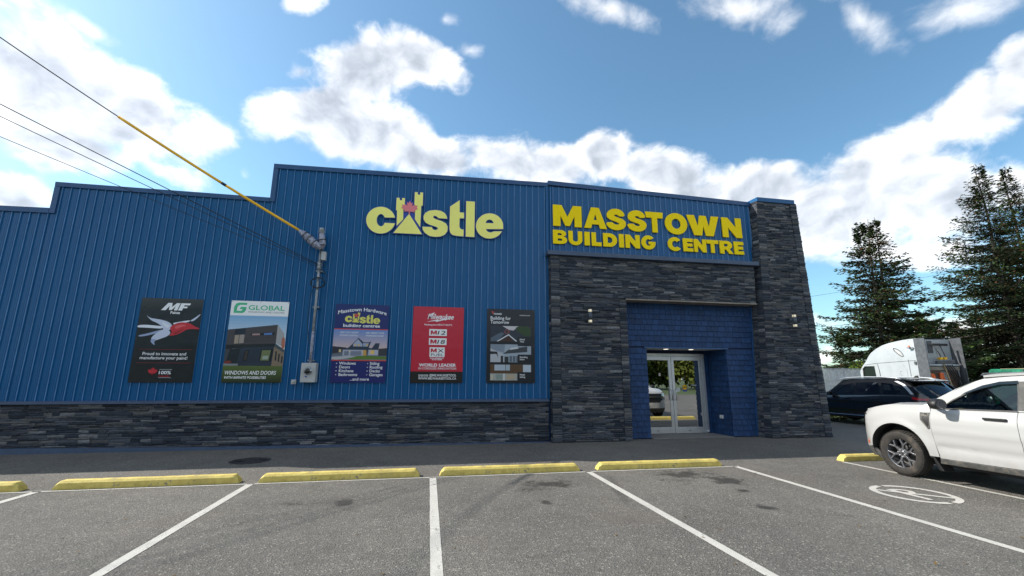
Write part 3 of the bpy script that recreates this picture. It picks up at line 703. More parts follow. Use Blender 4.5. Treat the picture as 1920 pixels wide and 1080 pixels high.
# letter shapes of the store emblem in picture-free units (x right, y down)
CASTLE = {
 'c': [ell(243, 453, 193, 178, -11, -346, 34)+ell(245, 453, 56, 82, -334, -26, 20)],
 'tower': [[(455, 155), (495, 157), (495, 188), (527, 189), (527, 158), (566, 160), (560, 275), (545, 275), (541, 442), (455, 527), (460, 322), (446, 318)]],
 'tower_right': [[(697, 80), (735, 82), (735, 113), (768, 115), (768, 84), (807, 87), (801, 260), (782, 259), (768, 546), (697, 440), (702, 250), (690, 250)]],
 'gable': [[(620, 368), (410, 622), (790, 640)]],
 's': [[(1127, 434), (1012, 426), (985, 402), (960, 393), (940, 403), (944, 424), (975, 440), (1060, 468), (1112, 500), (1134, 545), (1128, 600), (1095, 645), (1035, 670), (965, 675), (890, 662), (830, 622), (803, 580), (797, 540), (922, 545), (932, 572), (965, 586), (998, 576), (1003, 556), (978, 540), (890, 512), (840, 485), (814, 445), (812, 400), (835, 355), (890, 327), (970, 318), (1045, 330), (1098, 362), (1120, 400)]],
 't': [[(1165, 272), (1292, 187), (1292, 350), (1350, 352), (1350, 428), (1291, 427), (1288, 535), (1298, 563), (1318, 576), (1345, 578), (1343, 668), (1250, 662), (1195, 648), (1167, 618), (1157, 570)]],
 'l': [[(1380, 200), (1495, 207), (1487, 678), (1372, 670)]],
 'e': [[(1870, 572)]+ell(1690, 530, 181, 167, -8, -335, 36)+[(1742, 603), (1722, 613), (1698, 617), (1672, 610), (1650, 592), (1640, 571)], [(1637, 491), (1645, 468), (1662, 450), (1686, 444), (1712, 449), (1732, 466), (1745, 494)]],
}
def emblem(conv): return {k: [[conv(x, y) for x, y in c] for c in v] for k, v in CASTLE.items()}
def cpt(x, y): p = onY(680+x/7.111, 350+y/7.111, SY); return (p.x, p.z)
cx0, cz0 = cpt(960, 450)
sg = thing('letter_sign', 'pale yellow lowercase letter sign with castle towers and a red maple leaf, edged in blue', 'sign', (cx0, SY, cz0))
em = emblem(lambda x, y: tuple(Vector(cpt(x, y))-Vector((cx0, cz0))))
org = Vector((0, 0, 0)); FR = lambda d: (Vector((0, -d, 0)), XR, ZU, OUT)
def lf(cx, cy, s): return [(cx+s*x, cy+s*y) for x, y in LEAF]
lc = Vector(cpt(626, 318))-Vector((cx0, cz0)); leafc = lf(lc.x, lc.y, .25)
for k, c in em.items(): link('letter_backing', shape_mesh('backing', c, .028, 'royal_blue', FR(0), .018), sg)
link('letter_backing', shape_mesh('backing', [leafc], .024, 'royal_blue', FR(.0), .03), sg)
b0 = [cpt(x, y) for x, y in ((560, 300), (700, 300), (690, 420), (770, 560), (800, 640), (410, 620), (455, 540), (540, 440))]
link('letter_backing', shape_mesh('backing', [[(x-cx0, y-cz0) for x, y in b0]], .026, 'royal_blue', FR(0)), sg)
NAMES = {'tower': 'tower', 'tower_right': 'tower', 'gable': 'gable'}
for k, c in em.items(): link(NAMES.get(k, 'letter'), shape_mesh('face', c, .012, 'pale_yellow', FR(.0285)), sg)
link('maple_leaf', shape_mesh('face', [leafc], .010, 'leaf_red', FR(.0412)), sg)

S_ = [(.88, .68), (.62, .655), (.575, .72), (.49, .745), (.42, .73), (.395, .69), (.43, .645), (.57, .60), (.76, .545), (.88, .45), (.915, .32), (.87, .16), (.74, .04), (.50, -.03), (.25, .02), (.09, .14), (.02, .33), (.31, .36), (.37, .285), (.48, .245), (.585, .265), (.61, .315), (.57, .36), (.40, .41), (.20, .48), (.085, .59), (.07, .74), (.14, .89), (.29, .99), (.48, 1.03), (.68, .99), (.82, .87)]
GL = {
 'M': [[(0, 0), (0, 1), (.30, 1), (.5, .46), (.70, 1), (1, 1), (1, 0), (.745, 0), (.745, .50), (.58, .03), (.42, .03), (.255, .50), (.255, 0)]],
 'A': [[(0, 0), (.33, 1), (.67, 1), (1, 0), (.70, 0), (.645, .19), (.355, .19), (.30, 0)], [(.425, .40), (.575, .40), (.50, .68)]],
 'S': [rnd([((x-.055)/.83, y) for x, y in S_], 1)],
 'T': [[(.35, 0), (.35, .71), (.03, .71), (0, 1), (1, 1), (.97, .71), (.655, .71), (.655, 0)]],
 'O': [ell(.5, .5, .5, .53, 0, 351, 39), ell(.5, .5, .205, .25, 0, 345, 23)],
 'W': [[(0, 1), (.20, 0), (.44, 0), (.50, .47), (.56, 0), (.80, 0), (1, 1), (.765, 1), (.67, .45), (.60, 1), (.40, 1), (.33, .45), (.235, 1)]],
 'N': [[(0, 0), (0, 1), (.31, 1), (.70, .50), (.70, 1), (1, 1), (1, 0), (.69, 0), (.30, .50), (.30, 0)]],
 'B': [[(0, 0), (0, 1)]+ell(.58, .755, .36, .245, 90, -75, 12)+ell(.60, .285, .40, .285, 75, -90, 12), [(.33, .62), (.33, .77)]+ell(.53, .695, .10, .075, 90, -90, 8), [(.33, .22), (.33, .39)]+ell(.55, .305, .11, .085, 90, -90, 8)],
 'U': [[(0, 1), (.31, 1), (.31, .42)]+ell(.5, .38, .19, .15, 180, 360, 10)+[(.69, 1), (1, 1)]+ell(.5, .39, .5, .42, 0, -180, 18)],
 'I': [[(0, 0), (0, 1), (1, 1), (1, 0)]],
 'L': [[(0, 0), (0, 1), (.45, 1), (.45, .28), (1, .28), (1, 0)]],
 'D': [[(0, 0), (0, 1), (.44, 1)]+ell(.46, .5, .54, .5, 88, -88, 20)+[(.44, 0)], [(.32, .28), (.32, .72), (.44, .72)]+ell(.44, .5, .23, .22, 85, -85, 12)+[(.44, .28)]],
 'C': [ell(.5, .5, .5, .53, 38, 322, 32)+[(.64, .33)]+ell(.5, .5, .20, .25, 315, 45, 18)+[(.64, .67)]],
 'G': [ell(.5, .5, .5, .53, 42, 345, 34)+[(1, .57), (.52, .57), (.52, .36), (.68, .36)]+ell(.5, .5, .20, .25, 315, 50, 16)+[(.62, .70)]],
 'E': [[(0, 0), (0, 1), (1, 1), (1, .74), (.42, .74), (.42, .62), (.94, .62), (.94, .39), (.42, .39), (.42, .26), (1, .26), (1, 0)]],
 'R': [[(0, 0), (0, 1)]+ell(.56, .67, .38, .33, 90, -62, 14)+[(1, 0), (.67, 0), (.46, .33), (.33, .33), (.33, 0)], [(.33, .56), (.33, .77)]+ell(.53, .665, .10, .105, 90, -90, 8)],
}
ys = thing('letter_sign', 'bold yellow capital letter sign in two rows above the stone porch', 'sign', (6.2, SY, 5.8))
def crop_x(cx, cy): return onY(1000+cx/3.4286, 340+cy/3.4286, SY).x
def letters(chars, z0, z1, ya, yb):
    for ch, xa, xb in chars:
        yy = ya+(yb-ya)*(xa-125)/1200.
        X0, X1 = crop_x(xa, yy), crop_x(xb, yy)
        c = [[(X0-6.2+(X1-X0)*u, z0-5.8+(z1-z0)*v) for u, v in cc] for cc in GL[ch]]
        link('letter', shape_mesh('letter_'+ch, c, .03, 'sign_yellow', FR(0)), ys)
letters((('M', 125, 308), ('A', 323, 468), ('S', 468, 588), ('S', 603, 720), ('T', 720, 832), ('O', 843, 985), ('W', 985, 1190), ('N', 1210, 1333)), 5.795, 6.425, 220, 300)
letters((('B', 125, 215), ('U', 225, 313), ('I', 327, 361), ('L', 373, 436), ('D', 447, 536), ('I', 549, 580), ('N', 590, 682), ('G', 692, 783), ('C', 862, 952), ('E', 960, 1023), ('N', 1030, 1108), ('T', 1110, 1188), ('R', 1195, 1280), ('E', 1287, 1348)), 5.272, 5.675, 360, 430)

# ------------------------------------------------------------------ printed panels
PW, PH = 1.28, 1.915
class Poster:
    def __init__(s, xc, lab, bg):
        s.t = thing('poster_panel', lab, 'poster', (xc, WY-.034, 1.467), 0, 'advertising panels screwed to the blue wall')
        MB().box(-PW/2, PW/2, -.005, 0, 0, PH, 'print', bg).build('backing_sheet', s.t)
        s.b = MB(); s.k = 0
    def y(s): s.k += 1; return -.0056-.00018*s.k
    def poly(s, pts, col):       # u 0..1 from the left, v 0..1 from the top
        y = s.y(); tr = geometry.tessellate_polygon([[Vector((u*PW, -v*PH, 0)) for u, v in pts]])
        s.b.add([((u-.5)*PW, y, (1-v)*PH) for u, v in pts], tr, 'print', col); return s
    def rect(s, u0, v0, u1, v1, col): return s.poly([(u0, v0), (u1, v0), (u1, v1), (u0, v1)], col)
    def grad(s, u0, v0, u1, v1, ca, cb, n=10):
        for i in range(n):
            f = i/(n-1); s.rect(u0, v0+(v1-v0)*i/n, u1, v0+(v1-v0)*(i+1)/n, tuple(p+(q-p)*f for p, q in zip(ca, cb)))
        return s
    def text(s, st, u, v, size, col=(.8, .8, .8), w=None, **k):   # v = baseline
        vs, fs = text_polys(st, size, **k)
        if not vs: return s
        if w:
            x0 = min(a for a, _ in vs); x1 = max(a for a, _ in vs); f = w*PW/(x1-x0)
            if k.get('align') == 'CENTER': vs = [(a*f, b) for a, b in vs]
            else: vs = [((a-x0)*f, b) for a, b in vs]
        y = s.y(); s.b.add([((u-.5)*PW+a, y, (1-v)*PH+b) for a, b in vs], fs, 'print', col); return s
    def glyph(s, ch, u0, v0, u1, v1, col):
        for c in GL[ch][:1]: s.poly([(u0+(u1-u0)*x, v1+(v0-v1)*y) for x, y in c], col)
        return s
    def leaf(s, u, v, sc, col): return s.poly([(u+sc*x/PW, v-sc*y/PH) for x, y in LEAF], col)
    def done(s):
        s.b.build('printed_face', s.t)
        for u, v in ((.02, .012), (.5, .01), (.98, .012), (.015, .5), (.985, .5), (.02, .985), (.5, .988), (.98, .985)):
            MB().lathe([(0, -.009), (.008, -.008), (.009, -.005)], ((u-.5)*PW, 0, (1-v)*PH), 'y', 'dark_metal', 8).build('screw', s.t)
WHT = (.84, .85, .87); BLK = (.008, .009, .012)
# 1 paint poster
p = Poster(-5.965, 'black poster with a white and red paint splash, leftmost panel on the wall', BLK)
for i in range(6): p.rect(.0, .02*i, 1, .02*i+.021, tuple(.012+.004*(6-i) for _ in range(3)))
p.poly([(.33, .145), (.43, .055), (.50, .055), (.50, .105), (.57, .055), (.63, .055), (.59, .145), (.535, .145), (.56, .092), (.50, .142), (.455, .142), (.46, .092), (.405, .145)], WHT)
p.poly([(.605, .145), (.645, .055), (.80, .055), (.785, .078), (.70, .078), (.692, .095), (.755, .095), (.745, .115), (.682, .115), (.668, .145)], WHT)
p.text('Paints', .565, .187, .085, WHT, offset=.004, align='CENTER')
SPL = (.55, .60, .75); SP2 = (.30, .36, .55); SP3 = (.72, .76, .85); RD = (.52, .018, .03); RD2 = (.30, .008, .015)
p.poly(rnd([(.10, .20), (.17, .245), (.30, .255), (.42, .27), (.52, .30), (.56, .345), (.50, .40), (.42, .39), (.40, .345), (.30, .30), (.20, .275)]), SPL)
p.poly(rnd([(.0, .335), (.12, .325), (.30, .335), (.42, .34), (.40, .37), (.25, .365), (.10, .36), (.0, .36)]), SP3)
p.poly(rnd([(.03, .455), (.18, .43), (.30, .40), (.42, .375), (.45, .40), (.30, .43), (.16, .46), (.06, .47)]), SP2)
p.poly(rnd([(.40, .38), (.50, .38), (.55, .42), (.50, .46), (.40, .49), (.31, .515), (.24, .50), (.27, .455), (.34, .41)]), SPL)
p.poly(rnd([(.26, .49), (.34, .50), (.30, .53), (.33, .57), (.28, .55), (.24, .52)]), SP2)
p.poly(rnd([(.55, .30), (.64, .285), (.78, .265), (.84, .26), (.80, .285), (.68, .30), (.58, .32)]), SP3)
p.poly(rnd([(.82, .27), (.90, .23), (.98, .18), (.985, .19), (.93, .24), (.87, .275)]), SPL)
p.poly(rnd([(.52, .345), (.62, .295), (.74, .285), (.84, .30), (.93, .34), (1.0, .355), (.995, .368), (.90, .365), (.80, .37), (.74, .40), (.66, .435), (.58, .45), (.52, .455), (.57, .41), (.53, .38)]), RD)
p.poly(rnd([(.58, .34), (.70, .31), (.80, .325), (.70, .345), (.62, .375)]), (.68, .10, .11)); p.poly(rnd([(.58, .42), (.68, .385), (.76, .36), (.70, .40), (.62, .44)]), RD2)
p.poly(rnd([(.36, .285), (.48, .315), (.53, .345), (.46, .36), (.42, .33)]), SP3)
p.rect(.08, .614, .93, .6175, (.28, .02, .03)).rect(.08, .772, .93, .7755, (.28, .02, .03))
p.text('Proud to innovate and', .5, .684, .098, WHT, w=.69, offset=.002, align='CENTER').text('manufacture your paint!', .5, .732, .098, WHT, w=.75, offset=.002, align='CENTER')
p.leaf(.36, .885, .115, (.52, .025, .04)); p.text('100%', .46, .905, .105, WHT, w=.19, offset=.003); p.text('Canadian', .46, .936, .058, (.5, .02, .04), w=.175, offset=.0015)
p.rect(.46, .847, .66, .852, (.4, .45, .45)).rect(.46, .942, .66, .947, (.4, .45, .45)); p.done()
# 2 windows and doors poster
p = Poster(-4.08, 'white-topped poster of a modern dark house above a grass strip', (.84, .84, .85)); GR = (.06, .45, .22)
p.poly([(.055, .155), (.055, .075), (.085, .035), (.13, .025), (.27, .025), (.265, .052), (.155, .052), (.115, .068), (.105, .10), (.105, .128), (.185, .128), (.205, .105), (.15, .105), (.17, .078), (.265, .078), (.26, .115), (.235, .145), (.20, .155)], GR)
p.text('GLOBAL', .30, .112, .165, GR, w=.63, offset=.005); p.text('WINDOWS AND DOORS', .30, .148, .055, (.10, .11, .14), w=.63)
p.grad(0, .185, 1, .55, (.22, .42, .66), (.62, .70, .78))
p.poly([(0, .37), (0, .82), (.11, .82), (.11, .36)], (.05, .05, .06)).poly([(0, .363), (.84, .29), (.84, .525), (0, .55)], (.062, .05, .052)).poly([(.84, .29), (.97, .40), (.99, .575), (.84, .52)], (.36, .35, .36))
for i in range(5): p.poly([(.33, .355+.035*i), (.83, .315+.043*i), (.83, .318+.043*i), (.33, .358+.035*i)], (.035, .03, .03))
p.poly([(.12, .358), (.30, .342), (.30, .415), (.12, .425)], (.012, .016, .03)); p.poly([(.13, .43), (.20, .425), (.20, .53), (.13, .535)], (.35, .28, .22)).poly([(.21, .425), (.29, .42), (.29, .525), (.21, .53)], (.32, .27, .24))
p.poly([(.40, .405), (.80, .385), (.80, .42), (.40, .43)], BLK).poly([(.42, .408), (.55, .402), (.55, .424), (.42, .428)], (.40, .25, .24)).poly([(.62, .40), (.76, .392), (.76, .416), (.62, .422)], (.10, .20, .50))
p.poly([(0, .55), (.84, .525), (.84, .565), (0, .60)], (.012, .012, .014)); p.poly([(.25, .585), (.82, .56), (.80, .82), (.22, .80)], (.022, .03, .048)).poly([(.08, .60), (.25, .59), (.22, .80), (.02, .80)], (.012, .016, .022))
p.poly([(.33, .61), (.40, .608), (.38, .745), (.31, .745)], (.006, .006, .008)).poly([(.34, .62), (.385, .618), (.37, .735), (.325, .735)], (.05, .035, .03)); p.poly([(.60, .60), (.81, .592), (.79, .745), (.585, .745)], (.006, .007, .01)).poly([(.62, .61), (.77, .605), (.75, .735), (.605, .735)], (.16, .18, .08)).poly([(.64, .68), (.74, .675), (.73, .72), (.64, .72)], (.30, .36, .30))
p.poly([(.84, .565), (1, .64), (1, .80), (.80, .82), (.82, .565)], (.22, .16, .11)).poly([(.84, .525), (1, .60), (1, .64), (.82, .565)], (.06, .08, .09))
for k in range(3): p.rect(.85+.055*k, .62+.03*k, .877+.055*k, .735+.015*k, (.02, .02, .025))
p.poly(rnd([(.93, .45), (.99, .44), (1, .58), (.95, .60)]), (.40, .13, .08)); p.grad(0, .80, 1, 1, (.09, .13, .03), (.02, .03, .008)); p.rect(0, .775, .24, .80, (.20, .22, .24)).poly(rnd([(0, .75), (.10, .735), (.15, .765), (.02, .78)]), (.20, .03, .02))
p.text('WINDOWS AND DOORS', .04, .905, .125, WHT, w=.86, shear=.12, offset=.003).text('WITH INFINITE POSSIBILITIES', .04, .955, .082, WHT, w=.70, shear=.12, offset=.0025); p.done()
# 3 building centres poster
NV = (.012, .016, .13)
p = Poster(-1.72, 'navy poster with a dusk photo of a two-storey house, right of the electric meter', NV)
st = 'Masstown Hardware'; vs_, fs_ = text_polys(st, .125, offset=.003, align='CENTER'); x1 = max(a for a, _ in vs_); y_ = p.y()
p.b.add([(a*.455*PW/x1, y_, (1-.088)*PH+b-.09*(a/x1)**2*1.0) for a, b in vs_], fs_, 'print', WHT)
def pe(x, y): return ((x-960)/1830*.66*PW*1.0, -(y-385)/1830*.66*PW*.98)
PE = emblem(pe); y_ = p.y()
for k, c in PE.items():
    tr = geometry.tessellate_polygon([[Vector((*q, 0)) for q in cc] for cc in c]); fl = [q for cc in c for q in cc]
    p.b.add([(q[0]+.015, y_, (1-.178)*PH+q[1]) for q in fl], tr, 'print', (.72, .66, .12))
p.leaf(.392, .155, .078, (.55, .05, .05)); p.text('building centres', .5, .296, .108, WHT, w=.68, offset=.004, align='CENTER')
p.rect(0, .318, 1, .330, (.60, .05, .03)); p.grad(0, .33, 1, .60, (.14, .24, .52), (.60, .45, .42), 14)
for i, (u, v, s_) in enumerate((('DID YOU HEAR?', .28, .378), ('WE SUPPLY & INSTALL!', .28, .415), ('ASK ABOUT OUR', .755, .378), ('FINANCING PLANS!', .755, .415))): p.text(u, v, s_, .06, WHT, w=.34, shear=.3, align='CENTER')
p.grad(0, .58, 1, .72, (.05, .05, .07), (.20, .22, .28), 6); p.poly([(0, .545), (.25, .56), (.30, .60), (0, .64)], (.03, .025, .04)).poly([(.85, .57), (1, .56), (1, .66), (.85, .66)], (.04, .04, .05))
p.poly([(.30, .555), (.36, .51), (.46, .435), (.56, .49), (.66, .49), (.70, .475), (.66, .56), (.72, .565), (.78, .50), (.86, .50), (.84, .585), (.22, .585)], (.025, .035, .065))
p.poly([(.37, .545), (.37, .515), (.455, .45), (.54, .515), (.54, .545)], (.34, .38, .52)).poly([(.55, .545), (.55, .50), (.66, .50), (.64, .545)], (.30, .34, .48)).rect(.19, .588, .62, .665, (.36, .38, .48)).rect(.66, .585, .84, .655, (.42, .42, .50))
p.rect(.22, .605, .30, .66, (.16, .18, .24)).rect(.335, .605, .53, .66, (.18, .20, .27)).rect(.565, .59, .62, .665, (.55, .30, .06)).rect(.70, .59, .765, .64, (.75, .48, .12))
for u in (.395, .46, .61): p.rect(u, .515, u+.035, .54, (.60, .42, .16))
for u in (.31, .54): p.rect(u, .60, u+.015, .62, (.8, .6, .25))
p.poly([(.2, .68), (.60, .66), (1, .67), (1, .705), (.35, .71)], (.10, .18, .03)).poly([(0, .68), (.3, .665), (.45, .675), (.1, .715), (0, .71)], (.42, .43, .46)).rect(.12, .585, .16, .62, (.6, .5, .25))
p.rect(0, .716, 1, .728, (.60, .05, .03))
for i, (l, r_) in enumerate((('Windows', 'Siding'), ('Doors', 'Roofing'), ('Kitchens', 'Decks'), ('Bathrooms', 'Garages'))):
    v = .775+.047*i; p.text(l, .145, v, .098, WHT, offset=.0025).text(r_, .70, v, .098, WHT, offset=.0025)
    for u in (.10, .66): p.poly([(u+.009*math.cos(a), v-.015+.006*math.sin(a)) for a in np.linspace(0, 6, 8)], WHT)
p.text('...and more', .53, .972, .098, WHT, offset=.0025, align='CENTER'); p.done()
# 4 red tool poster
RED = (.50, .016, .04)
p = Poster(.16, 'red poster with a black footer and three white name plates', RED)
p.text('Milwaukee', .28, .165, .19, WHT, w=.52, shear=.35, offset=.006); p.poly([(.27, .115), (.42, .075), (.40, .10)], WHT)
p.poly([(.26, .205), (.50, .165), (.49, .182), (.66, .15), (.645, .165), (.80, .12), (.62, .185), (.635, .17), (.44, .205), (.455, .188)], WHT)
p.text('Nothing but HEAVY DUTY.', .5, .252, .06, WHT, w=.55, offset=.0015, align='CENTER')
for v, a, c2 in ((.30, 'M', '12'), (.42, 'M', '18')):
    p.rect(.325, v, .67, v+.088, WHT).rect(.332, v+.006, .663, v+.082, (.80, .80, .80)); p.glyph('M', .352, v+.018, .475, v+.072, RED).text(c2, .485, v+.072, .14, BLK, w=.155, shear=.15, offset=.003)
p.rect(.345, .54, .64, .665, (.80, .80, .80)); p.glyph('M', .366, .556, .485, .607, RED).text('X', .50, .607, .13, BLK, w=.12, offset=.003).text('FUEL', .375, .652, .085, BLK, w=.24, offset=.001)
p.text('EQUIPMENT', .495, .69, .04, WHT, w=.27, offset=.002, align='CENTER').text('SYSTEM', .495, .708, .04, WHT, w=.19, offset=.002, align='CENTER')
p.text('WORLD LEADER', .51, .79, .105, WHT, w=.72, offset=.006, align='CENTER').text('IN CORDLESS INNOVATION', .51, .828, .075, WHT, w=.73, offset=.001, align='CENTER')
p.rect(0, .855, 1, 1, (.012, .011, .011)); p.text('@MILWAUKEETOOL', .36, .917, .08, WHT, w=.52, offset=.002).text('WWW.MILWAUKEETOOL.CA', .15, .957, .08, WHT, w=.73, offset=.002)
for k in range(4): p.rect(.155+.048*k, .895, .19+.048*k, .918, WHT).rect(.163+.048*k, .9, .182+.048*k, .913, BLK)
p.done()
# 5 metal roofing poster
p = Poster(2.045, 'black poster with three roofing and siding photos, nearest the stone porch', (.008, .012, .02))
p.poly([(.085, .04), (.12, .035), (.125, .05), (.15, .03), (.12, .075), (.105, .055)], (.6, .05, .03)); p.text('vicwest', .135, .082, .085, WHT, w=.17, offset=.002).text('vicwest.com', .68, .088, .05, WHT, w=.22)
p.text('Building for', .075, .15, .125, WHT, w=.42, offset=.002).text('Tomorrow', .075, .205, .125, WHT, w=.385, offset=.002)
p.rect(.08, .235, .92, .445, (.02, .028, .045)).poly([(.32, .235), (.66, .235), (.55, .295), (.45, .285)], (.55, .52, .54)).poly(rnd([(.58, .26), (.66, .235), (.92, .235), (.92, .38), (.80, .37), (.68, .33)], 1), (.02, .05, .014)).poly([(.08, .40), (.30, .32), (.36, .34), (.22, .445), (.08, .445)], (.08, .11, .15))
p.poly([(.20, .445), (.45, .345), (.63, .44), (.60, .445), (.45, .362), (.24, .445)], (.62, .64, .68)).poly([(.25, .445), (.45, .366), (.58, .445)], (.045, .02, .018)).poly(rnd([(.36, .30), (.42, .265), (.48, .30), (.46, .345), (.36, .34)]), (.16, .05, .055)).poly(rnd([(.39, .295), (.44, .29), (.43, .33), (.38, .325)]), (.02, .02, .03))
p.rect(.08, .485, .92, .725, (.32, .37, .44)).poly([(.08, .485), (.38, .485), (.36, .60), (.08, .55)], (.20, .24, .30)).poly([(.33, .615), (.48, .545), (.84, .51), (.84, .585)], (.04, .048, .06)).poly([(.47, .56), (.50, .53), (.63, .515), (.66, .54)], (.55, .57, .6))
p.poly([(.08, .54), (.35, .62), (.35, .725), (.08, .725)], (.42, .44, .48)).poly([(.08, .58), (.22, .585), (.24, .67), (.20, .615), (.08, .62)], (.02, .02, .025)).rect(.29, .64, .34, .725, (.02, .02, .025)).rect(.37, .65, .45, .725, (.025, .03, .035))
for k in range(3): p.rect(.47+.07*k, .64, .525+.07*k, .72, (.10, .13, .16))
p.rect(.08, .755, .92, .97, (.10, .055, .028)); 
for k in range(12): p.rect(.09+.05*k, .755, .093+.05*k, .87, (.05, .028, .015))
p.rect(.165, .758, .385, .835, (.40, .47, .55)).rect(.395, .758, .48, .835, (.36, .43, .5)).rect(.75, .758, .915, .875, (.45, .52, .60)).rect(.08, .875, .63, .965, (.34, .36, .34)).rect(.09, .89, .14, .96, (.5, .45, .33)).rect(.20, .885, .33, .955, (.22, .28, .26)).rect(.41, .885, .58, .955, (.42, .34, .24)).rect(.345, .875, .375, .965, (.6, .6, .6))
for v, a, b_ in ((.425, 'Metal', 'Tiles'), (.665, 'Standing', 'Seam'), (.90, 'Metal', 'Siding')):
    p.rect(.64, v-.045, .95, v+.08, (.008, .012, .02)); p.text(a, .68, v, .062, WHT, offset=.001).text(b_, .68, v+.03, .062, WHT, offset=.001)
p.done()

# ------------------------------------------------------------------ electric service on the wall
ms = thing('service_mast', 'galvanised electric service mast with wrapped weatherhead on the blue wall', 'electric mast', (-2.80, 11.2, 1.95))
MB().tube([(0, 0, -.04), (0, 0, 3.02)], .032, 'galvanised', 12).build('conduit', ms); MB().tube([(0, 0, .0), (0, 0, .72)], .036, 'pvc', 12).build('lower_sleeve', ms)
for z in (.02, 1.3, 2.2): MB().box(-.075, .075, .02, .155, z, z+.03, 'galvanised').build('strap', ms)
wh = MB().tube([(0, 0, 3.0), (0, -.02, 3.10), (-.01, -.05, 3.2), (-.0, -.09, 3.27), (.0, -.10, 3.30)], [.04, .07, .075, .06, .055], 'galvanised', 14).build('weatherhead', ms)
MB().tube([(-.06, -.07, 3.26), (.06, -.07, 3.26)], .03, 'black_plastic', 8).build('cap', wh)
MB().tube([(-.50, -.20, 3.17), (-.40, -.17, 3.10), (-.26, -.14, 2.98), (-.12, -.12, 2.86), (-.03, -.10, 2.80), (.03, -.085, 2.79)], [.03, .075, .10, .095, .085, .06], 'pvc', 12).build('wire_wrap', ms)
MB().tube([(.02, -.07, 2.76), (.04, -.07, 2.90), (.01, -.08, 3.08), (0, -.08, 3.15)], [.07, .085, .075, .05], 'pvc', 12).build('wire_wrap', ms)
for a_, b_ in (((-.36, -.16, 3.06), .1), ((-.25, -.14, 2.98), .108), ((-.13, -.12, 2.88), .103)):
    d = Vector((.8, 0, -.6)); t = MB(); u = Vector((.6, 0, .8)); v_ = Vector((0, 1, 0))
    t.tube([Vector(a_)+u*b_*math.cos(k*math.pi/8)+v_*b_*math.sin(k*math.pi/8) for k in range(17)], .008, 'black_cable', 5).build('zip_tie', ms)
for z in (2.84, 2.98): MB().tube([(.03+.09*math.cos(k*math.pi/8), -.075+.09*math.sin(k*math.pi/8), z+.02*math.cos(k*math.pi/8)) for k in range(17)], .008, 'black_cable', 5).build('zip_tie', ms)
MB().box(.03, .14, -.06, .05, 2.48, 2.70, 'grey_box').build('splice_box', ms, .008)
MB().lathe([(0, -.09), (.055, -.09), (.06, -.03), (.045, .0), (.06, .03), (.055, .09), (0, .09)], (0, -.01, 2.34), 'z', 'galvanised', 12).build('wire_rack', ms)
for k in range(6):
    r0 = random.Random(k); MB().tube([(.02+(.13+.02*r0.random())*1.15*math.cos(t*math.pi/10+k), -.05-.01*k, 1.90+(.115+.02*r0.random())*math.sin(t*math.pi/10+k)) for t in range(21)], .0085, 'black_cable', 6).build('cable_coil', ms)
MB().tube([(.06, -.05, 2.25), (.15, -.05, 2.18), (.20, -.05, 2.05), (.17, -.05, 1.95), (.05, -.05, 1.92)], .007, 'black_cable', 6).build('cable', ms)
MB().tube([(-.07, -.045, 1.85), (-.14, -.02, 1.5), (-.15, .0, .9), (-.08, .02, .5), (.03, .0, .2), (.02, -.02, .02)], .007, 'black_cable', 6).build('cable', ms)
for k in range(3): MB().tube([(.03, -.06, 2.5-.06*k), (.10, -.09, 2.42-.05*k), (.14, -.07, 2.32), (.08, -.06, 2.28), (.02, -.05, 2.33)], .006, 'black_cable', 6).build('cable', ms)
me_ = thing('electric_meter', 'grey electric meter box with a round glass meter under the mast', 'electric meter', (-2.81, 11.25, 1.475))
MB().box(-.165, .165, -.12, .11, 0, .45, 'grey_box').build('box', me_, .012)
MB().lathe([(0, -.20), (.055, -.20), (.075, -.185), (.08, -.13), (.095, -.125), (.095, -.118), (0, -.118)], (.0, 0, .27), 'y', 'steel', 24).build('meter_ring', me_)
MB().lathe([(0, -.212), (.05, -.208), (.066, -.19), (.068, -.14)], (0, 0, .27), 'y', 'car_glass', 24).build('meter_glass', me_)
MB().box(-.035, .03, -.204, -.202, .28, .305, 'black_plastic').build('display', me_); MB().box(-.06, -.02, -.128, -.12, .12, .15, 'royal_blue').build('seal_tag', me_)
jb = thing('junction_box', 'small grey junction box low on the blue wall left of the meter', 'junction box', (-3.16, 11.37, 1.43))
MB().box(-.055, .055, -.06, 0, 0, .11, 'grey_box').build('box', jb, .008); MB().lathe([(0, -.075), (.03, -.075), (.035, -.06)], (0, 0, .055), 'y', 'grey_box', 14).build('cover', jb)

# overhead wires: they run from the mast out over the lot to the street
def wire(name, p0, px, py, Yend, r, m, lab, sag=.12, ext=2.2, grp='service wires running to the mast'):
    p1 = onY(px, py, Yend); p1 = Vector(p0)+(p1-Vector(p0))*ext; n = 24; pts = []
    for i in range(n+1):
        t = i/n; q = Vector(p0).lerp(p1, t); q.z -= sag*4*t*(1-t); pts.append(q)
    return tag(MB().tube(pts, r, m, 6).build(name), lab, 'wire', grp)
hd = Vector((-3.30, 11.0, 5.12))
far_ = onY(0, 42, 9.6); far_ = hd+(far_-hd)*2.0
pts = [hd.lerp(far_, t/30)-Vector((0, 0, .30*4*(t/30)*(1-t/30))) for t in range(31)]
tag(MB().tube(pts, .012, 'black_cable', 6).build('overhead_wire'), 'thick black overhead wire with the yellow guard on its lower end', 'wire', 'service wires running to the mast')
def at_px(px):
    return min(range(400), key=lambda i: abs(proj_x(hd.lerp(far_, i/400)-Vector((0, 0, .30*4*(i/400)*(1-i/400))))-px))/400
def proj_x(P): d = Vector(P)-Vector((0, 0, EYE)); return 960+FPX*d.dot(rgt)/d.dot(fwd)
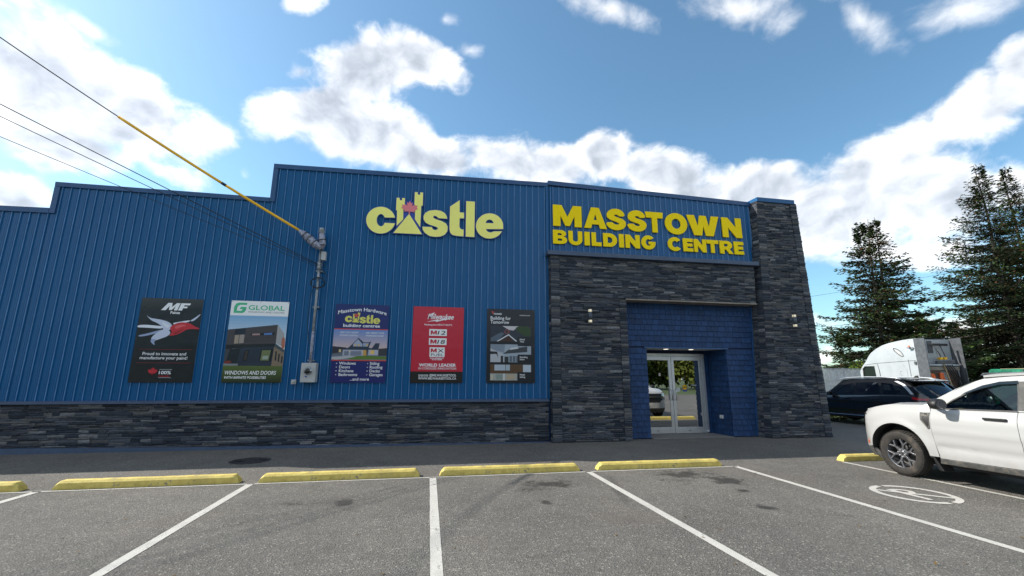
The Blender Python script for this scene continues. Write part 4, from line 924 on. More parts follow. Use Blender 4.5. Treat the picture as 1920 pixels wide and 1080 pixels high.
def seg(ta, tb, n=10): return [hd.lerp(far_, ta+(tb-ta)*i/n)-Vector((0, 0, .30*4*(ta+(tb-ta)*i/n)*(1-(ta+(tb-ta)*i/n)))) for i in range(n+1)]
gd = thing('wire_guard', 'yellow plastic guard tube sleeved over the overhead wire', 'wire guard', hd)
ta, tm, tb = at_px(572), at_px(420), at_px(223)
for q0, q1 in ((ta, tm), (tm, tb)): MB().tube([v-hd for v in seg(q0, q1)], .030, 'yellow_guard', 10).build('sleeve', gd)
MB().tube([v-hd for v in seg(tm-.004, tm+.004, 2)], .033, 'black_plastic', 10).build('joint_band', gd)
MB().tube([v-hd for v in seg(max(0, ta-.02), ta, 3)], [.02, .025, .03, .036], 'black_plastic', 10).build('end_boot', gd)
wire('overhead_wire', (-2.83, 11.14, 4.32), 0, 190, 9.3, .0095, 'black_cable', 'upper of the two close black wires ending at the mast below the yellow guard', .05)
wire('overhead_wire', (-2.83, 11.14, 4.29), 0, 211, 9.2, .0075, 'black_cable', 'lower of the two close black wires ending at the mast below the yellow guard', .07)
wire('overhead_wire', (-2.83, 11.14, 4.25), 0, 250, 9.0, .006, 'black_cable', 'lowest thin black wire crossing the left half of the blue wall', .06)
# ------------------------------------------------------------------ vehicles (local: nose towards +Y, x to the car's right)
def mirror_pair(fn):
    for s in (-1, 1): fn(s)
def sm(a, b, x): t = min(1, max(0, (x-a)/(b-a))); return t*t*(3-2*t)
def wheel(parent, x, y, r, rim_r, w, side, spokes=6, kind='pickup', z=None):
    o = link('wheel', None, parent, (x, y, z or r)); o.rotation_euler.z = 0 if side > 0 else math.pi
    ty = MB(); h = w/2
    ty.lathe([(rim_r-.01, -h+.01), (rim_r+.012, -h), (rim_r+.035, -h-.004), (r-.045, -h-.006), (r-.018, -h+.012), (r-.006, -h+.03), (r, -h+.05), (r, h-.05), (r-.006, h-.03), (r-.018, h-.012), (r-.045, h+.006), (rim_r+.035, h+.004), (rim_r+.012, h), (rim_r-.01, h-.01)], (0, 0, 0), 'x', 'tyre', 48)
    for k in range(56):                                      # tread blocks on the shoulder
        a = 2*math.pi*k/56; c, s_ = math.cos(a), math.sin(a); c2, s2 = math.cos(a+.055), math.sin(a+.055)
        for t0, t1 in ((h-.055, h-.006), (-.03, .03)):
            ty.hexa([(t0, (r-.004)*c, (r-.004)*s_), (t1, (r-.016 if t1 > .04 else r-.004)*c, (r-.016 if t1 > .04 else r-.004)*s_), (t1, (r-.016 if t1 > .04 else r-.004)*c2, (r-.016 if t1 > .04 else r-.004)*s2), (t0, (r-.004)*c2, (r-.004)*s2),
                     (t0, (r+.006)*c, (r+.006)*s_), (t1, (r-.006 if t1 > .04 else r+.006)*c, (r-.006 if t1 > .04 else r+.006)*s_), (t1, (r-.006 if t1 > .04 else r+.006)*c2, (r-.006 if t1 > .04 else r+.006)*s2), (t0, (r+.006)*c2, (r+.006)*s2)], 'tyre')
    ty.build('tyre', o)
    rm = MB(); f = h-.02
    rm.lathe([(rim_r-.03, -h+.03), (rim_r-.02, f-.05), (rim_r-.012, f-.005), (rim_r+.006, f+.01), (rim_r+.012, f+.004), (rim_r+.004, -h+.02)], (0, 0, 0), 'x', 'rim', 40)
    rm.lathe([(0, f-.012), (.03, f-.010), (.036, f-.016), (.075, f-.022), (.082, f-.05), (0, f-.05)], (0, 0, 0), 'x', 'rim', 24)
    def bar(p, q, w0, w1, x0, x1, dep=.035):
        p, q = Vector((0, *p)), Vector((0, *q)); d = (q-p).normalized(); n = Vector((1, 0, 0)).cross(d)
        rm.hexa([p+n*w0+Vector((x0-dep, 0, 0)), p-n*w0+Vector((x0-dep, 0, 0)), q-n*w1+Vector((x1-dep, 0, 0)), q+n*w1+Vector((x1-dep, 0, 0)), p+n*w0*.7+Vector((x0, 0, 0)), p-n*w0*.7+Vector((x0, 0, 0)), q-n*w1*.7+Vector((x1, 0, 0)), q+n*w1*.7+Vector((x1, 0, 0))], 'rim')
    P = lambda rr, a: (rr*math.cos(a), rr*math.sin(a))
    for k in range(spokes):
        a = 2*math.pi*k/spokes+.26; st = math.pi/spokes; ro = rim_r-.012
        bar(P(.06, a), P(rim_r*.56, a), .026, .017, f-.016, f-.006)
        bar(P(rim_r*.54, a), P(ro, a+st*.52), .017, .016, f-.006, f-.002); bar(P(rim_r*.54, a), P(ro, a-st*.52), .017, .016, f-.0061, f-.0021)
    rm.build('rim', o, .003)
    hb = MB().lathe([(0, -.02), (rim_r*.62, -.02), (rim_r*.62, -.005), (.06, .0), (0, .0)], (f-.10, 0, 0), 'x', 'iron', 28); hb.build('brake_disc', o)
    nn = MB()
    for k in range(6 if spokes == 6 else 5):
        a = 2*math.pi*k/6+.26+math.pi/6; nn.lathe([(0, f+.008), (.008, f+.006), (.011, f-.02)], (0, .057*math.cos(a), .057*math.sin(a)), 'x', 'steel', 8)
    nn.lathe([(0, f-.002), (.022, f-.004), (.028, f-.012)], (0, 0, 0), 'x', 'iron', 16)
    nn.build('wheel_nut', o); return o

# ---- white pickup -------------------------------------------------------------
pk = thing('pickup_truck', 'white four-door pickup truck parked nose-in at the right edge, front wheel near the line', 'pickup truck', (8.86, 6.57, 0))
HW = .915
AR, AZ_ = .475, .385                                  # wheel arch
def belt(y): return 1.135+.035*sm(-.8, -2.4, y)
def fend_top(y): return 1.02+.15*sm(.84, .02, y)**.9+.015*sm(.1, -.42, y) if y > -.45 else belt(y)
def side_x(y, z, s):
    x = HW
    x -= .03*max(0, (.62-z)/.3)**1.5 if z < .62 else 0            # tuck under
    zt = fend_top(y); x -= .105*max(0, (z-.86)/max(.05, zt-.86))**2.4 if z > .86 else 0
    if z > zt: x = HW-.105-.36*(z-zt)
    x += .012*math.exp(-((z-.80)/.05)**2)*(1 if y < -.5 else .3)   # shoulder crease
    x -= .020*math.exp(-((z-.56)/.05)**2)*(1 if -2.7 < y < -.62 else 0)
    for yc in (0, -3.076):
        r = math.hypot(y-yc, z-AZ_); x += .030*math.exp(-(max(0, r-AR)/.075)**2) if r >= AR-.02 else .03
    if y > .36: x -= .42*((y-.36)/.52)**2.3
    if y < -3.9: x -= .10*((-3.9-y)/.3)**2
    return s*x
SF = lambda s: (lambda y, z: (side_x(y, z, s), y, z))
RIM = lambda s: (-s*.025, 0, 0)
gap = .009
for s in (-1, 1):
    fender = [(.66, .42), (.70, .60), (.70, .72), (.652, .735), (.628, .80), (.617, .90), (.63, 1.0)]+[(.60, fend_top(.6))]+[(y, fend_top(y)) for y in (.5, .4, .25, .1, -.1, -.3, -.44)]+[(-.52+gap, 1.15), (-.545, 1.05), (-.555, .90), (-.56, .75), (-.575, .60), (-.60+gap, .44), (-.60+gap, .40)]+[p for p in arc(0, AZ_, AR, 178, 5, 22)]+[(.52, .42)]
    panel('front_fender', pk, fender, SF(s), 'white_paint', step=(.06, .05), rim=RIM(s))
    fd = [(-.525, belt(-.5)+.0), (-.548, 1.05), (-.558, .90), (-.565, .75), (-.578, .60), (-.605, .43), (-.60, .385), (-1.655, .40), (-1.66, .75), (-1.645, .95), (-1.625, belt(-1.6)-.002)]
    door = panel('door', pk, fd, SF(s), 'white_paint', step=(.07, .04), rim=RIM(s))
    rd = [(-1.633, belt(-1.63)-.002), (-1.652, .95), (-1.668, .75), (-1.663, .40), (-2.585, .41)]+[p for p in arc(-3.076, AZ_, AR+.006, 4, 38, 8)]+[(-2.665, .9), (-2.62, belt(-2.6)-.002)]
    rdoor = panel('door', pk, rd, SF(s), 'white_paint', step=(.07, .04), rim=RIM(s))
    for dd, yh in ((door, -1.40), (rdoor, -2.32)):
        b = MB(); xx = side_x(yh, 1.04, s)
        for y0, y1 in ((yh-.14, yh+.145),):
            b.hexa([(xx+s*.012, y0, 1.022), (xx+s*.012, y1, 1.025), (xx+s*.012, y1, 1.058), (xx+s*.012, y0, 1.06), (xx+s*.038, y0+.01, 1.027), (xx+s*.038, y1-.01, 1.029), (xx+s*.038, y1-.01, 1.054), (xx+s*.038, y0+.01, 1.056)], 'black_plastic')
        for y in (yh-.12, yh+.12): b.box(min(xx-.02*s, xx+.014*s), max(xx-.02*s, xx+.014*s), y-.015, y+.015, 1.03, 1.05, 'black_plastic')
        b.build('handle', dd, .005)
    bed = [(-2.635, belt(-2.6)-.01), (-2.68, .9)]+[p for p in arc(-3.076, AZ_, AR+.002, 42, -4, 4)]+[p for p in arc(-3.076, AZ_, AR, 5, 175, 22)]+[(-3.60, .40), (-4.12, .44), (-4.15, .6), (-4.16, 1.13)]
    bed = [(-2.625, 1.165), (-2.672, .90)]+arc(-3.076, AZ_, AR, 38, 178, 20)+[(-4.10, .42), (-4.16, .6), (-4.16, 1.165)]
    panel('bed_side', pk, bed, SF(s), 'white_paint', step=(.09, .06), rim=RIM(s))
    # grey sills, arch lips, mud flaps
    MB().hexa([(s*.80, -.585, .29), (s*.80, -2.52, .31), (s*.895, -2.52, .32), (s*.895, -.585, .30), (s*.82, -.60, .385), (s*.82, -2.50, .41), (s*.905, -2.50, .405), (s*.905, -.60, .382)], 'trim_grey').build('sill', pk, .012)
    for yc in (0, -3.076):
        fl = MB(); vs = []; n = 22
        for i in range(n+1):
            a = R(4+172*i/n); y, z = yc+AR*math.cos(a), AZ_+AR*math.sin(a); xo = side_x(y+.012*math.cos(a), z+.012*math.sin(a), s)
            vs += [(xo, y, z), (xo-s*.012, y-.018*math.cos(a), z-.018*math.sin(a)), (xo-s*.30, y-.012*math.cos(a), z-.012*math.sin(a))]
        fl.add(vs, [f for i in range(n) for f in ((3*i, 3*i+1, 3*i+4, 3*i+3), (3*i+1, 3*i+2, 3*i+5, 3*i+4))], 'black_plastic', (1, 1, 1), True).build('wheel_liner', pk)
    MB().hexa([(s*.66, -.47, .42), (s*.90, -.47, .42), (s*.905, -.50, .42), (s*.66, -.50, .42), (s*.69, -.56, .19), (s*.895, -.555, .19), (s*.905, -.63, .19), (s*.69, -.63, .19)], 'black_plastic').build('mud_flap', pk, .008)
    # fender vent
    vo = [(-.40, 1.075), (-.535, 1.072), (-.538, .985), (-.545, .83), (-.515, .815), (-.41, .95)]
    panel('fender_vent', pk, vo, lambda y, z, s=s: (side_x(y, z, s)+s*.008, y, z), 'trim_grey', step=.05, rim=(-s*.01, 0, 0))
    panel('vent_grille', pk, [(-.435, 1.02), (-.525, 1.018), (-.53, .87), (-.515, .85), (-.44, .955)], lambda y, z, s=s: (side_x(y, z, s)+s*.011, y, z), 'black_plastic', step=.05)
    for k in range(4): MB().box(min(s*(HW-.03), s*(HW-.055)), max(s*(HW-.03), s*(HW-.055)), -.435-.022*k, -.423-.022*k, 1.04, 1.058, 'chrome').build('vent_letter', pk).location.x = side_x(-.46, 1.05, s)+s*.010-s*(HW-.0425)
    # head lamp and turn marker
    hl = [(.625, .90), (.635, .80), (.66, .745), (.70, .74), (.78, .76), (.78, .985), (.66, .995), (.635, .985)]
    lamp = panel('headlight', pk, hl, lambda y, z, s=s: (side_x(y, z, s)-s*.004, y, z), 'black_plastic', step=.05, rim=RIM(s))
    panel('lens', lamp, [(.65, .955), (.655, .80), (.68, .765), (.75, .785), (.76, .965)], lambda y, z, s=s: (side_x(y, z, s)+s*.003, y, z), 'headlamp', step=.05)
    panel('marker_lamp', pk, [(.555, .505), (.63, .51), (.635, .455), (.565, .45)], lambda y, z, s=s: (side_x(y, z, s)+s*.006, y, z), 'amber', step=.05, rim=(-s*.01, 0, 0))
    # upper side: pillars and roof rail around the window openings
    up = [(-.42, 1.185), (-.60, 1.30), (-.85, 1.455), (-1.05, 1.555), (-1.25, 1.63), (-1.5, 1.685), (-1.8, 1.70), (-2.2, 1.695), (-2.5, 1.67), (-2.62, 1.62), (-2.70, 1.30), (-2.73, 1.17), (-2.62, 1.166), (-1.65, 1.16), (-.55, 1.135), (-.46, 1.13)]
    w1 = [(-.64, 1.15), (-.83, 1.275), (-1.02, 1.395), (-1.22, 1.50), (-1.40, 1.555), (-1.60, 1.575), (-1.615, 1.40), (-1.625, 1.175)]
    w2 = [(-1.77, 1.178), (-1.765, 1.58), (-2.1, 1.585), (-2.36, 1.56), (-2.44, 1.40), (-2.47, 1.19)]
    panel('cab_side', pk, up, SF(s), 'white_paint', holes=(w1, w2), step=(.07, .05), rim=(-s*.06, 0, 0))
    panel('pillar_cover', pk, [(-1.622, 1.176), (-1.61, 1.575), (-1.768, 1.582), (-1.773, 1.178)], lambda y, z, s=s: (side_x(y, z, s)+s*.004, y, z), 'trim_grey', step=.1, rim=(-s*.01, 0, 0))
    def rimline(poly, w, nm, m, off=.005):
        n = len(poly); c = (sum(p[0] for p in poly)/n, sum(p[1] for p in poly)/n); vs = []
        for i, p in enumerate(poly):
            a = Vector(poly[i-1]); b_ = Vector(poly[(i+1) % n]); d = (b_-a).normalized(); nn = Vector((-d.y, d.x)); nn = nn if nn.dot(Vector(p)-Vector(c)) > 0 else -nn
            o_ = Vector(p)+nn*w; vs += [(side_x(p[0], p[1], s)+s*off, p[0], p[1]), (side_x(o_.x, o_.y, s)+s*off, o_.x, o_.y), (side_x(p[0], p[1], s)-s*.03, p[0], p[1])]
        fs = []
        for i in range(n): j = (i+1) % n; fs += [(3*i, 3*j, 3*j+1, 3*i+1), (3*i, 3*i+2, 3*j+2, 3*j)]
        MB().add(vs, fs, m).build(nm, pk)
    rimline(w1, .018, 'window_seal', 'black_plastic'); rimline(w2, .018, 'window_seal', 'black_plastic')
    for w_ in (w1, w2): panel('window', pk, w_, lambda y, z, s=s: (side_x(y, z, s)-s*.018, y, z), 'car_glass', step=.2)
    panel('rain_visor', pk, [(-.95, 1.365), (-1.20, 1.47), (-1.40, 1.53), (-1.62, 1.545), (-1.615, 1.585), (-1.40, 1.57), (-1.20, 1.515), (-1.0, 1.41)], lambda y, z, s=s: (side_x(y, z, s)+s*(.012+.25*max(0, 1.57-z)*.4), y, z), 'dark_glass', step=.08, rim=(-s*.004, 0, 0))
    # corner sail and mirror
    panel('mirror_sail', pk, [(-.50, 1.135), (-.56, 1.24), (-.60, 1.262), (-.665, 1.29), (-.665, 1.145)], lambda y, z, s=s: (side_x(y, z, s)+s*.006, y, z), 'black_plastic', step=.06, rim=(-s*.01, 0, 0))
    mr = MB(); mx = s*.99
    for i in range(9):
        pass
    ringp = lambda y, sc, dx: [(s*(1.045+dx)+.12*sc*math.cos(t)*s, y-.085, 1.215+.092*sc*math.sin(t)*(1 if math.sin(t) > 0 else .85)) for t in np.linspace(0, 2*math.pi, 17)[:-1]]
    st = [ringp(-.62, .35, -.01), ringp(-.635, .72, 0), ringp(-.665, .92, 0), ringp(-.71, 1., 0), ringp(-.765, .98, 0), ringp(-.775, .90, 0)]
    vs = [p for r_ in st for p in r_]; mr.add(vs, [(16*i+k, 16*i+(k+1) % 16, 16*(i+1)+(k+1) % 16, 16*(i+1)+k) for i in range(5) for k in range(16)]+[tuple(range(80, 96)), tuple(range(15, -1, -1))], 'black_plastic', (1, 1, 1), True)
    mr.hexa([(s*.86, -.60, 1.15), (s*.97, -.70, 1.16), (s*.97, -.78, 1.16), (s*.86, -.68, 1.15), (s*.86, -.60, 1.19), (s*.97, -.70, 1.20), (s*.97, -.78, 1.20), (s*.86, -.68, 1.19)], 'black_plastic')
    mo = mr.build('mirror', pk); MB().add([(p[0]*.0+s*1.045+(p[0]-s*1.045)*.92, -.8615, 1.215+(p[2]-1.215)*.92) for p in st[5]], [tuple(range(16))], 'chrome').build('mirror_glass', mo)
# top surfaces
def hood(x, y):
    e = (abs(x)/.81)**3.2; f = sm(.55, .84, y)
    return (x, y+.0, fend_top(y)+.028*(1-e)-.02*e*0-.035*f**2+.012*math.exp(-((abs(x)-.52)/.07)**2))
ho = [(-.795, -.40), (-.80, .1), (-.79, .45), (-.74, .62), (-.60, .745), (-.3, .80), (0, .815), (.3, .80), (.60, .745), (.74, .62), (.79, .45), (.80, .1), (.795, -.40), (.4, -.34), (0, -.32), (-.4, -.34)]
panel('hood', pk, ho, hood, 'white_paint', step=.08, rim=(0, 0, -.03))
def nose(x, z):
    y = .895-.60*abs(x)**4-.03*max(0, (z-.86)/.15)**2-.10*max(0, (.42-z)/.2)**1.5; return (x, y, z)
panel('front_bumper', pk, [(-.84, .40), (.84, .40), (.865, .60), (.84, .735), (.60, .715), (.52, .62), (-.52, .62), (-.60, .715), (-.84, .735), (-.865, .60)], nose, 'white_paint', step=.06, rim=(0, -.03, 0))
panel('grille', pk, [(-.60, .715), (-.52, .62), (.52, .62), (.60, .715), (.60, .985), (-.60, .985)], lambda x, z: (x, nose(x, z)[1]-.02, z), 'black_plastic', step=.07, rim=(0, -.02, 0))
panel('grille_bar', pk, [(-.62, .82), (.62, .82), (.62, .875), (-.62, .875)], lambda x, z: (x, nose(x, z)[1]+.004, z), 'trim_grey', step=.07, rim=(0, -.03, 0))
panel('hood_edge', pk, [(-.74, .985), (.74, .985), (.70, 1.03), (.3, 1.055), (-.3, 1.055), (-.70, 1.03)], lambda x, z: (x, nose(x, z)[1]-.02-.6*max(0, z-.985), z), 'white_paint', step=.06)
panel('lower_grille', pk, [(-.85, .21), (.85, .21), (.85, .40), (-.85, .40)], lambda x, z: (x, nose(x, z)[1]-.025-.35*max(0, .40-z), z), 'trim_grey', step=.07, rim=(0, -.1, 0))
MB().box(-.17, .17, .885, .90, .50, .60, 'line_paint').build('licence_plate', pk, .004)
for s in (-1, 1):
    l2 = panel('headlight', pk, [(s*.60, .735), (s*.84, .745), (s*.84, .985), (s*.60, .985)], lambda x, z: (x, nose(x, z)[1]-.005, z), 'headlamp', step=.06)
    panel('corner_trim', pk, [(s*.62, .22), (s*.86, .26), (s*.87, .42), (s*.80, .42)], lambda x, z: (x, nose(x, z)[1]-.002-.05*max(0, .42-z), z), 'trim_grey', step=.06, rim=(0, -.04, 0))
roofz = lambda x, y: 1.735-.035*((y+1.95)/.75)**2*(1 if y > -1.95 else .7)-.04*(abs(x)/.66)**3
panel('roof', pk, [(-.66, -1.22), (0, -1.13), (.66, -1.22), (.645, -1.5), (.64, -2.0), (.64, -2.62), (0, -2.66), (-.64, -2.62), (-.64, -2.0), (-.645, -1.5)], lambda x, y: (x, y, roofz(x, y)), 'white_paint', step=.1, rim=(0, 0, -.03))
def wsh(x, z): t = (z-1.18)/(1.665-1.18); return (x*(1-.12*t), -.36-.80*t-.10*abs(x)**2, z)
panel('windshield', pk, [(-.76, 1.18), (.76, 1.18), (.755, 1.4), (.745, 1.665), (0, 1.69), (-.745, 1.665), (-.755, 1.4)], wsh, 'car_glass', step=.12)
panel('roof', pk, [(-.66, 1.665), (.66, 1.665), (.66, 1.70), (0, 1.715), (-.66, 1.70)], lambda x, z: (x, -1.16-.9*(z-1.665)-.06*x*x, z), 'white_paint', step=.12)
panel('rear_window', pk, [(-.70, 1.2), (.70, 1.2), (.62, 1.66), (-.62, 1.66)], lambda x, z: (x, -2.70+.14*(z-1.2), z), 'dark_glass', step=.2)
MB().box(-.84, .84, -2.72, -2.66, .45, 1.2, 'white_paint').box(-.80, .80, -4.16, -4.08, .50, 1.165, 'white_paint').box(-.78, .78, -4.08, -2.72, .62, .66, 'black_plastic').build('cargo_bed', pk)
MB().box(-.80, .80, -4.26, -4.14, .42, .60, 'trim_grey').build('rear_bumper', pk, .02)
for s in (-1, 1): MB().box(s*.80-.06, s*.80+.06, -4.17, -4.10, .74, 1.08, 'red_lens').build('tail_light', pk, .008)
inn = MB().box(-.80, .80, -2.62, -.36, .36, .42, 'interior').box(-.66, .66, .45, .62, .30, .95, 'interior').box(-.70, .70, -4.1, .55, .24, .30, 'interior').box(-.78, .78, -.62, -.38, .42, 1.10, 'interior').box(-.60, .60, -.36, .45, .42, .98, 'interior')
inn.build('underbody', pk)
for sx in (-.40, .40):
    b = MB().box(sx-.24, sx+.24, -1.75, -1.20, .55, .74, 'seat').hexa([(sx-.23, -1.80, .7), (sx+.23, -1.80, .7), (sx+.23, -1.66, .7), (sx-.23, -1.66, .7), (sx-.20, -1.98, 1.32), (sx+.20, -1.98, 1.32), (sx+.20, -1.88, 1.32), (sx-.20, -1.88, 1.32)], 'seat').box(sx-.13, sx+.13, -2.0, -1.90, 1.34, 1.50, 'seat')
    b.build('seat', pk, .04)
MB().hexa([(-.78, -1.0, .95), (.78, -1.0, .95), (.78, -.55, .95), (-.78, -.55, .95), (-.76, -.96, 1.10), (.76, -.96, 1.10), (.76, -.5, 1.15), (-.76, -.5, 1.15)], 'interior').build('dashboard', pk, .03)
MB().tube([(-.40+.18*math.cos(t), -1.12-.06*math.sin(t), 1.06+.17*math.sin(t)) for t in np.linspace(0, 2*math.pi, 25)], .015, 'black_plastic', 6).build('steering_wheel', pk)
for y in (0, -3.076):
    for s in (-1, 1): wheel(pk, s*.795, y, .368, .245, .235, s)

# ---- black SUV -----------------------------------------------------------------
sv = thing('suv', 'black SUV with silver roof rails parked beside the stone pillar, seen behind the pickup hood', 'suv', (16.02, 15.5, 0), R(1)); sv.scale = (1, 1, .945)
SHW, SR, SZ = .99, .44, .385
def sbelt(y): return 1.06+.10*sm(-.6, -3.4, y)
def sv_x(y, z, s):
    x = SHW-.03*max(0, (.6-z)/.3)**1.5 if z < .6 else SHW
    zt = sbelt(y) if y < -.5 else 1.0+.09*sm(.9, -.5, y)
    x -= .06*max(0, (z-.88)/max(.05, zt-.88))**2 if .88 < z <= zt else 0
    if z > zt: x = SHW-.06-.27*(z-zt)
    x += .014*math.exp(-((z-.90)/.03)**2)
    for yc in (0, -2.98):
        r = math.hypot(y-yc, z-SZ); x += .02*math.exp(-(max(0, r-SR)/.06)**2)
    if y > .4: x -= .45*((y-.4)/.55)**2.4
    if y < -3.45: x -= .30*((-3.45-y)/.65)**2.2
    return s*x
VF = lambda s: (lambda y, z: (sv_x(y, z, s), y, z))
for s in (-1, 1):
    rm_ = (-s*.02, 0, 0)
    panel('front_fender', sv, [(.80, .45), (.88, .7), (.85, .95), (.6, 1.02), (.2, 1.06), (-.5, 1.09), (-.60, 1.06), (-.60, .45), (-.58, .36)]+arc(0, SZ, SR, 178, 4, 18)+[(.6, .42)], VF(s), 'black_paint', step=.08, rim=rm_)
    d1 = panel('door', sv, [(-.606, .36), (-.606, 1.055), (-1.62, 1.095), (-1.66, .8), (-1.66, .36)], VF(s), 'black_paint', step=(.1, .05), rim=rm_)
    d2 = panel('door', sv, [(-1.668, .36), (-1.668, .8), (-1.628, 1.096), (-2.62, 1.13), (-2.72, .90), (-2.60, .62), (-2.52, .40), (-2.5, .36)], VF(s), 'black_paint', step=(.1, .05), rim=rm_)
    for d, yh in ((d1, -1.42), (d2, -2.42)): MB().box(min(s*(SHW-.03), s*(SHW+.02)), max(s*(SHW-.03), s*(SHW+.02)), yh-.12, yh+.12, .965, .995, 'black_paint').build('handle', d, .006)
    panel('rear_quarter', sv, [(-2.628, 1.13), (-2.728, .90)]+arc(-2.98, SZ, SR, 60, 176, 14)+[(-3.9, .42), (-4.02, .6), (-4.02, .9), (-3.95, 1.12), (-3.4, 1.155)], VF(s), 'black_paint', step=.08, rim=rm_)
    MB().hexa([(s*.84, -.55, .26), (s*.84, -2.5, .27), (s*.95, -2.5, .27), (s*.95, -.55, .26), (s*.88, -.55, .35), (s*.88, -2.5, .36), (s*.985, -2.5, .355), (s*.985, -.55, .35)], 'black_plastic').build('sill', sv, .01)
    MB().hexa([(s*.97, -.62, .345), (s*.97, -2.48, .355), (s*1.0, -2.48, .355), (s*1.0, -.62, .345), (s*.97, -.62, .372), (s*.97, -2.48, .382), (s*.998, -2.48, .38), (s*.998, -.62, .37)], 'chrome').build('sill_trim', sv, .004)
    up = [(-.42, 1.10), (-.80, 1.33), (-1.05, 1.49), (-1.3, 1.60), (-1.7, 1.665), (-2.3, 1.69), (-2.9, 1.67), (-3.35, 1.62), (-3.55, 1.50), (-3.75, 1.28), (-3.92, 1.12), (-3.4, 1.158), (-2.6, 1.132), (-1.6, 1.097), (-.6, 1.06)]
    w1 = [(-.74, 1.085), (-1.03, 1.30), (-1.30, 1.48), (-1.58, 1.55), (-1.62, 1.115)]
    w2 = [(-1.72, 1.12), (-1.68, 1.565), (-2.2, 1.585), (-2.50, 1.575), (-2.60, 1.155)]
    w3 = [(-2.68, 1.16), (-2.60, 1.57), (-2.95, 1.545), (-3.16, 1.42), (-3.28, 1.25), (-3.30, 1.185)]
    panel('cab_side', sv, up, VF(s), 'black_paint', holes=(w1, w2, w3), step=(.09, .06), rim=(-s*.04, 0, 0))
    for w_ in (w1, w2, w3): panel('window', sv, w_, lambda y, z, s=s: (sv_x(y, z, s)-s*.012, y, z), 'dark_glass', step=.3)
    ln = [(-1.0, 1.70), (-1.3, 1.745), (-1.9, 1.775), (-2.6, 1.775), (-3.05, 1.735), (-3.2, 1.70)]
    MB().tube([(s*.735, y, z) for y, z in ln], .02, 'silver', 8).build('roof_rail', sv)
    tr = [(-3.05, 1.625), (-3.30, 1.50), (-3.46, 1.33), (-3.58, 1.19), (-3.66, 1.19), (-3.54, 1.35), (-3.38, 1.53), (-3.16, 1.64)]
    panel('pillar_trim', sv, tr, lambda y, z, s=s: (sv_x(y, z, s)+s*.006, y, z), 'silver', step=.08, rim=(-s*.01, 0, 0))
    panel('tail_light', sv, [(-3.60, 1.10), (-3.98, 1.06), (-4.03, 1.0), (-3.75, 1.01), (-3.63, 1.04)], lambda y, z, s=s: (sv_x(y, z, s)+s*.006, y, z), 'red_lens', step=.06, rim=(-s*.01, 0, 0))
    mo = MB().hexa([(s*1.0, -.70, 1.06), (s*1.20, -.76, 1.06), (s*1.20, -.88, 1.06), (s*1.0, -.86, 1.06), (s*1.0, -.72, 1.20), (s*1.17, -.78, 1.21), (s*1.17, -.88, 1.21), (s*1.0, -.86, 1.20)], 'black_paint').box(min(s*.9, s*1.02), max(s*.9, s*1.02), -.84, -.74, 1.07, 1.10, 'black_plastic').build('mirror', sv, .02)
    for yc in (0, -2.98):
        vs = []
        for i in range(19):
            a = R(180*i/18); y, z = yc+SR*math.cos(a), SZ+SR*math.sin(a); xo = sv_x(y, z, s); vs += [(xo, y, z), (xo-s*.3, y, z)]
        MB().add(vs, [(2*i, 2*i+1, 2*i+3, 2*i+2) for i in range(18)], 'black_plastic').build('wheel_liner', sv)
        wheel(sv, s*.85, yc, .378, .25, .24, s, 5, 'suv')
panel('hood', sv, [(-.86, -.45), (-.86, .4), (-.7, .72), (0, .86), (.7, .72), (.86, .4), (.86, -.45)], lambda x, y: (x, y, 1.0+.09*sm(.9, -.5, y)+.05*(1-(abs(x)/.86)**3)), 'black_paint', step=.12, rim=(0, 0, -.03))
panel('front_bumper', sv, [(-.88, .25), (.88, .25), (.88, 1.0), (-.88, 1.0)], lambda x, z: (x, .95-.55*abs(x)**4-.1*max(0, z-.8), z), 'black_paint', step=.12, rim=(0, -.04, 0))
panel('roof', sv, [(-.76, -1.15), (0, -1.05), (.76, -1.15), (.78, -2.0), (.76, -3.3), (0, -3.4), (-.76, -3.3), (-.78, -2.0)], lambda x, y: (x, y, 1.765-.05*((y+2.2)/1.1)**2-.05*(abs(x)/.78)**2.5), 'black_paint', step=.12, rim=(0, 0, -.03))
panel('windshield', sv, [(-.83, 1.10), (.83, 1.10), (.78, 1.68), (-.78, 1.68)], lambda x, z: (x, -.35-.78*(z-1.1)/.58-.1*x*x, z), 'dark_glass', step=.15)
def hat(x, z): return (x, -4.05+.62*max(0, (z-1.0)/.7)**1.25+.28*(abs(x)/.9)**3, z)
tg = panel('tailgate', sv, [(-.88, .62), (.88, .62), (.86, 1.0), (.74, 1.60), (-.74, 1.60), (-.86, 1.0)], hat, 'black_paint', step=.1, rim=(0, .03, 0))
panel('window', tg, [(-.76, 1.10), (.76, 1.10), (.68, 1.55), (-.68, 1.55)], lambda x, z: tuple(Vector(hat(x, z))+Vector((0, -.008, .004))), 'dark_glass', step=.15)
panel('light_bar', tg, [(-.86, .985), (.86, .985), (.86, 1.04), (-.86, 1.04)], lambda x, z: tuple(Vector(hat(x, z))+Vector((0, -.01, 0))), 'red_lens', step=.1)
MB().hexa([(-.74, -3.62, 1.60), (.74, -3.62, 1.60), (.72, -3.25, 1.66), (-.72, -3.25, 1.66), (-.72, -3.66, 1.645), (.72, -3.66, 1.645), (.72, -3.25, 1.715), (-.72, -3.25, 1.715)], 'black_paint').build('spoiler', sv, .015)
panel('rear_bumper', sv, [(-.90, .30), (.90, .30), (.90, .615), (-.90, .615)], lambda x, z: (x, -4.08+.25*(abs(x)/.9)**3, z), 'black_plastic', step=.12, rim=(0, .06, 0))
MB().box(-.85, .85, -4.0, .7, .24, .34, 'interior').box(-.88, .88, -3.8, -.4, .34, .5, 'interior').box(-.8, .8, -.5, .6, .34, .95, 'interior').build('underbody', sv)
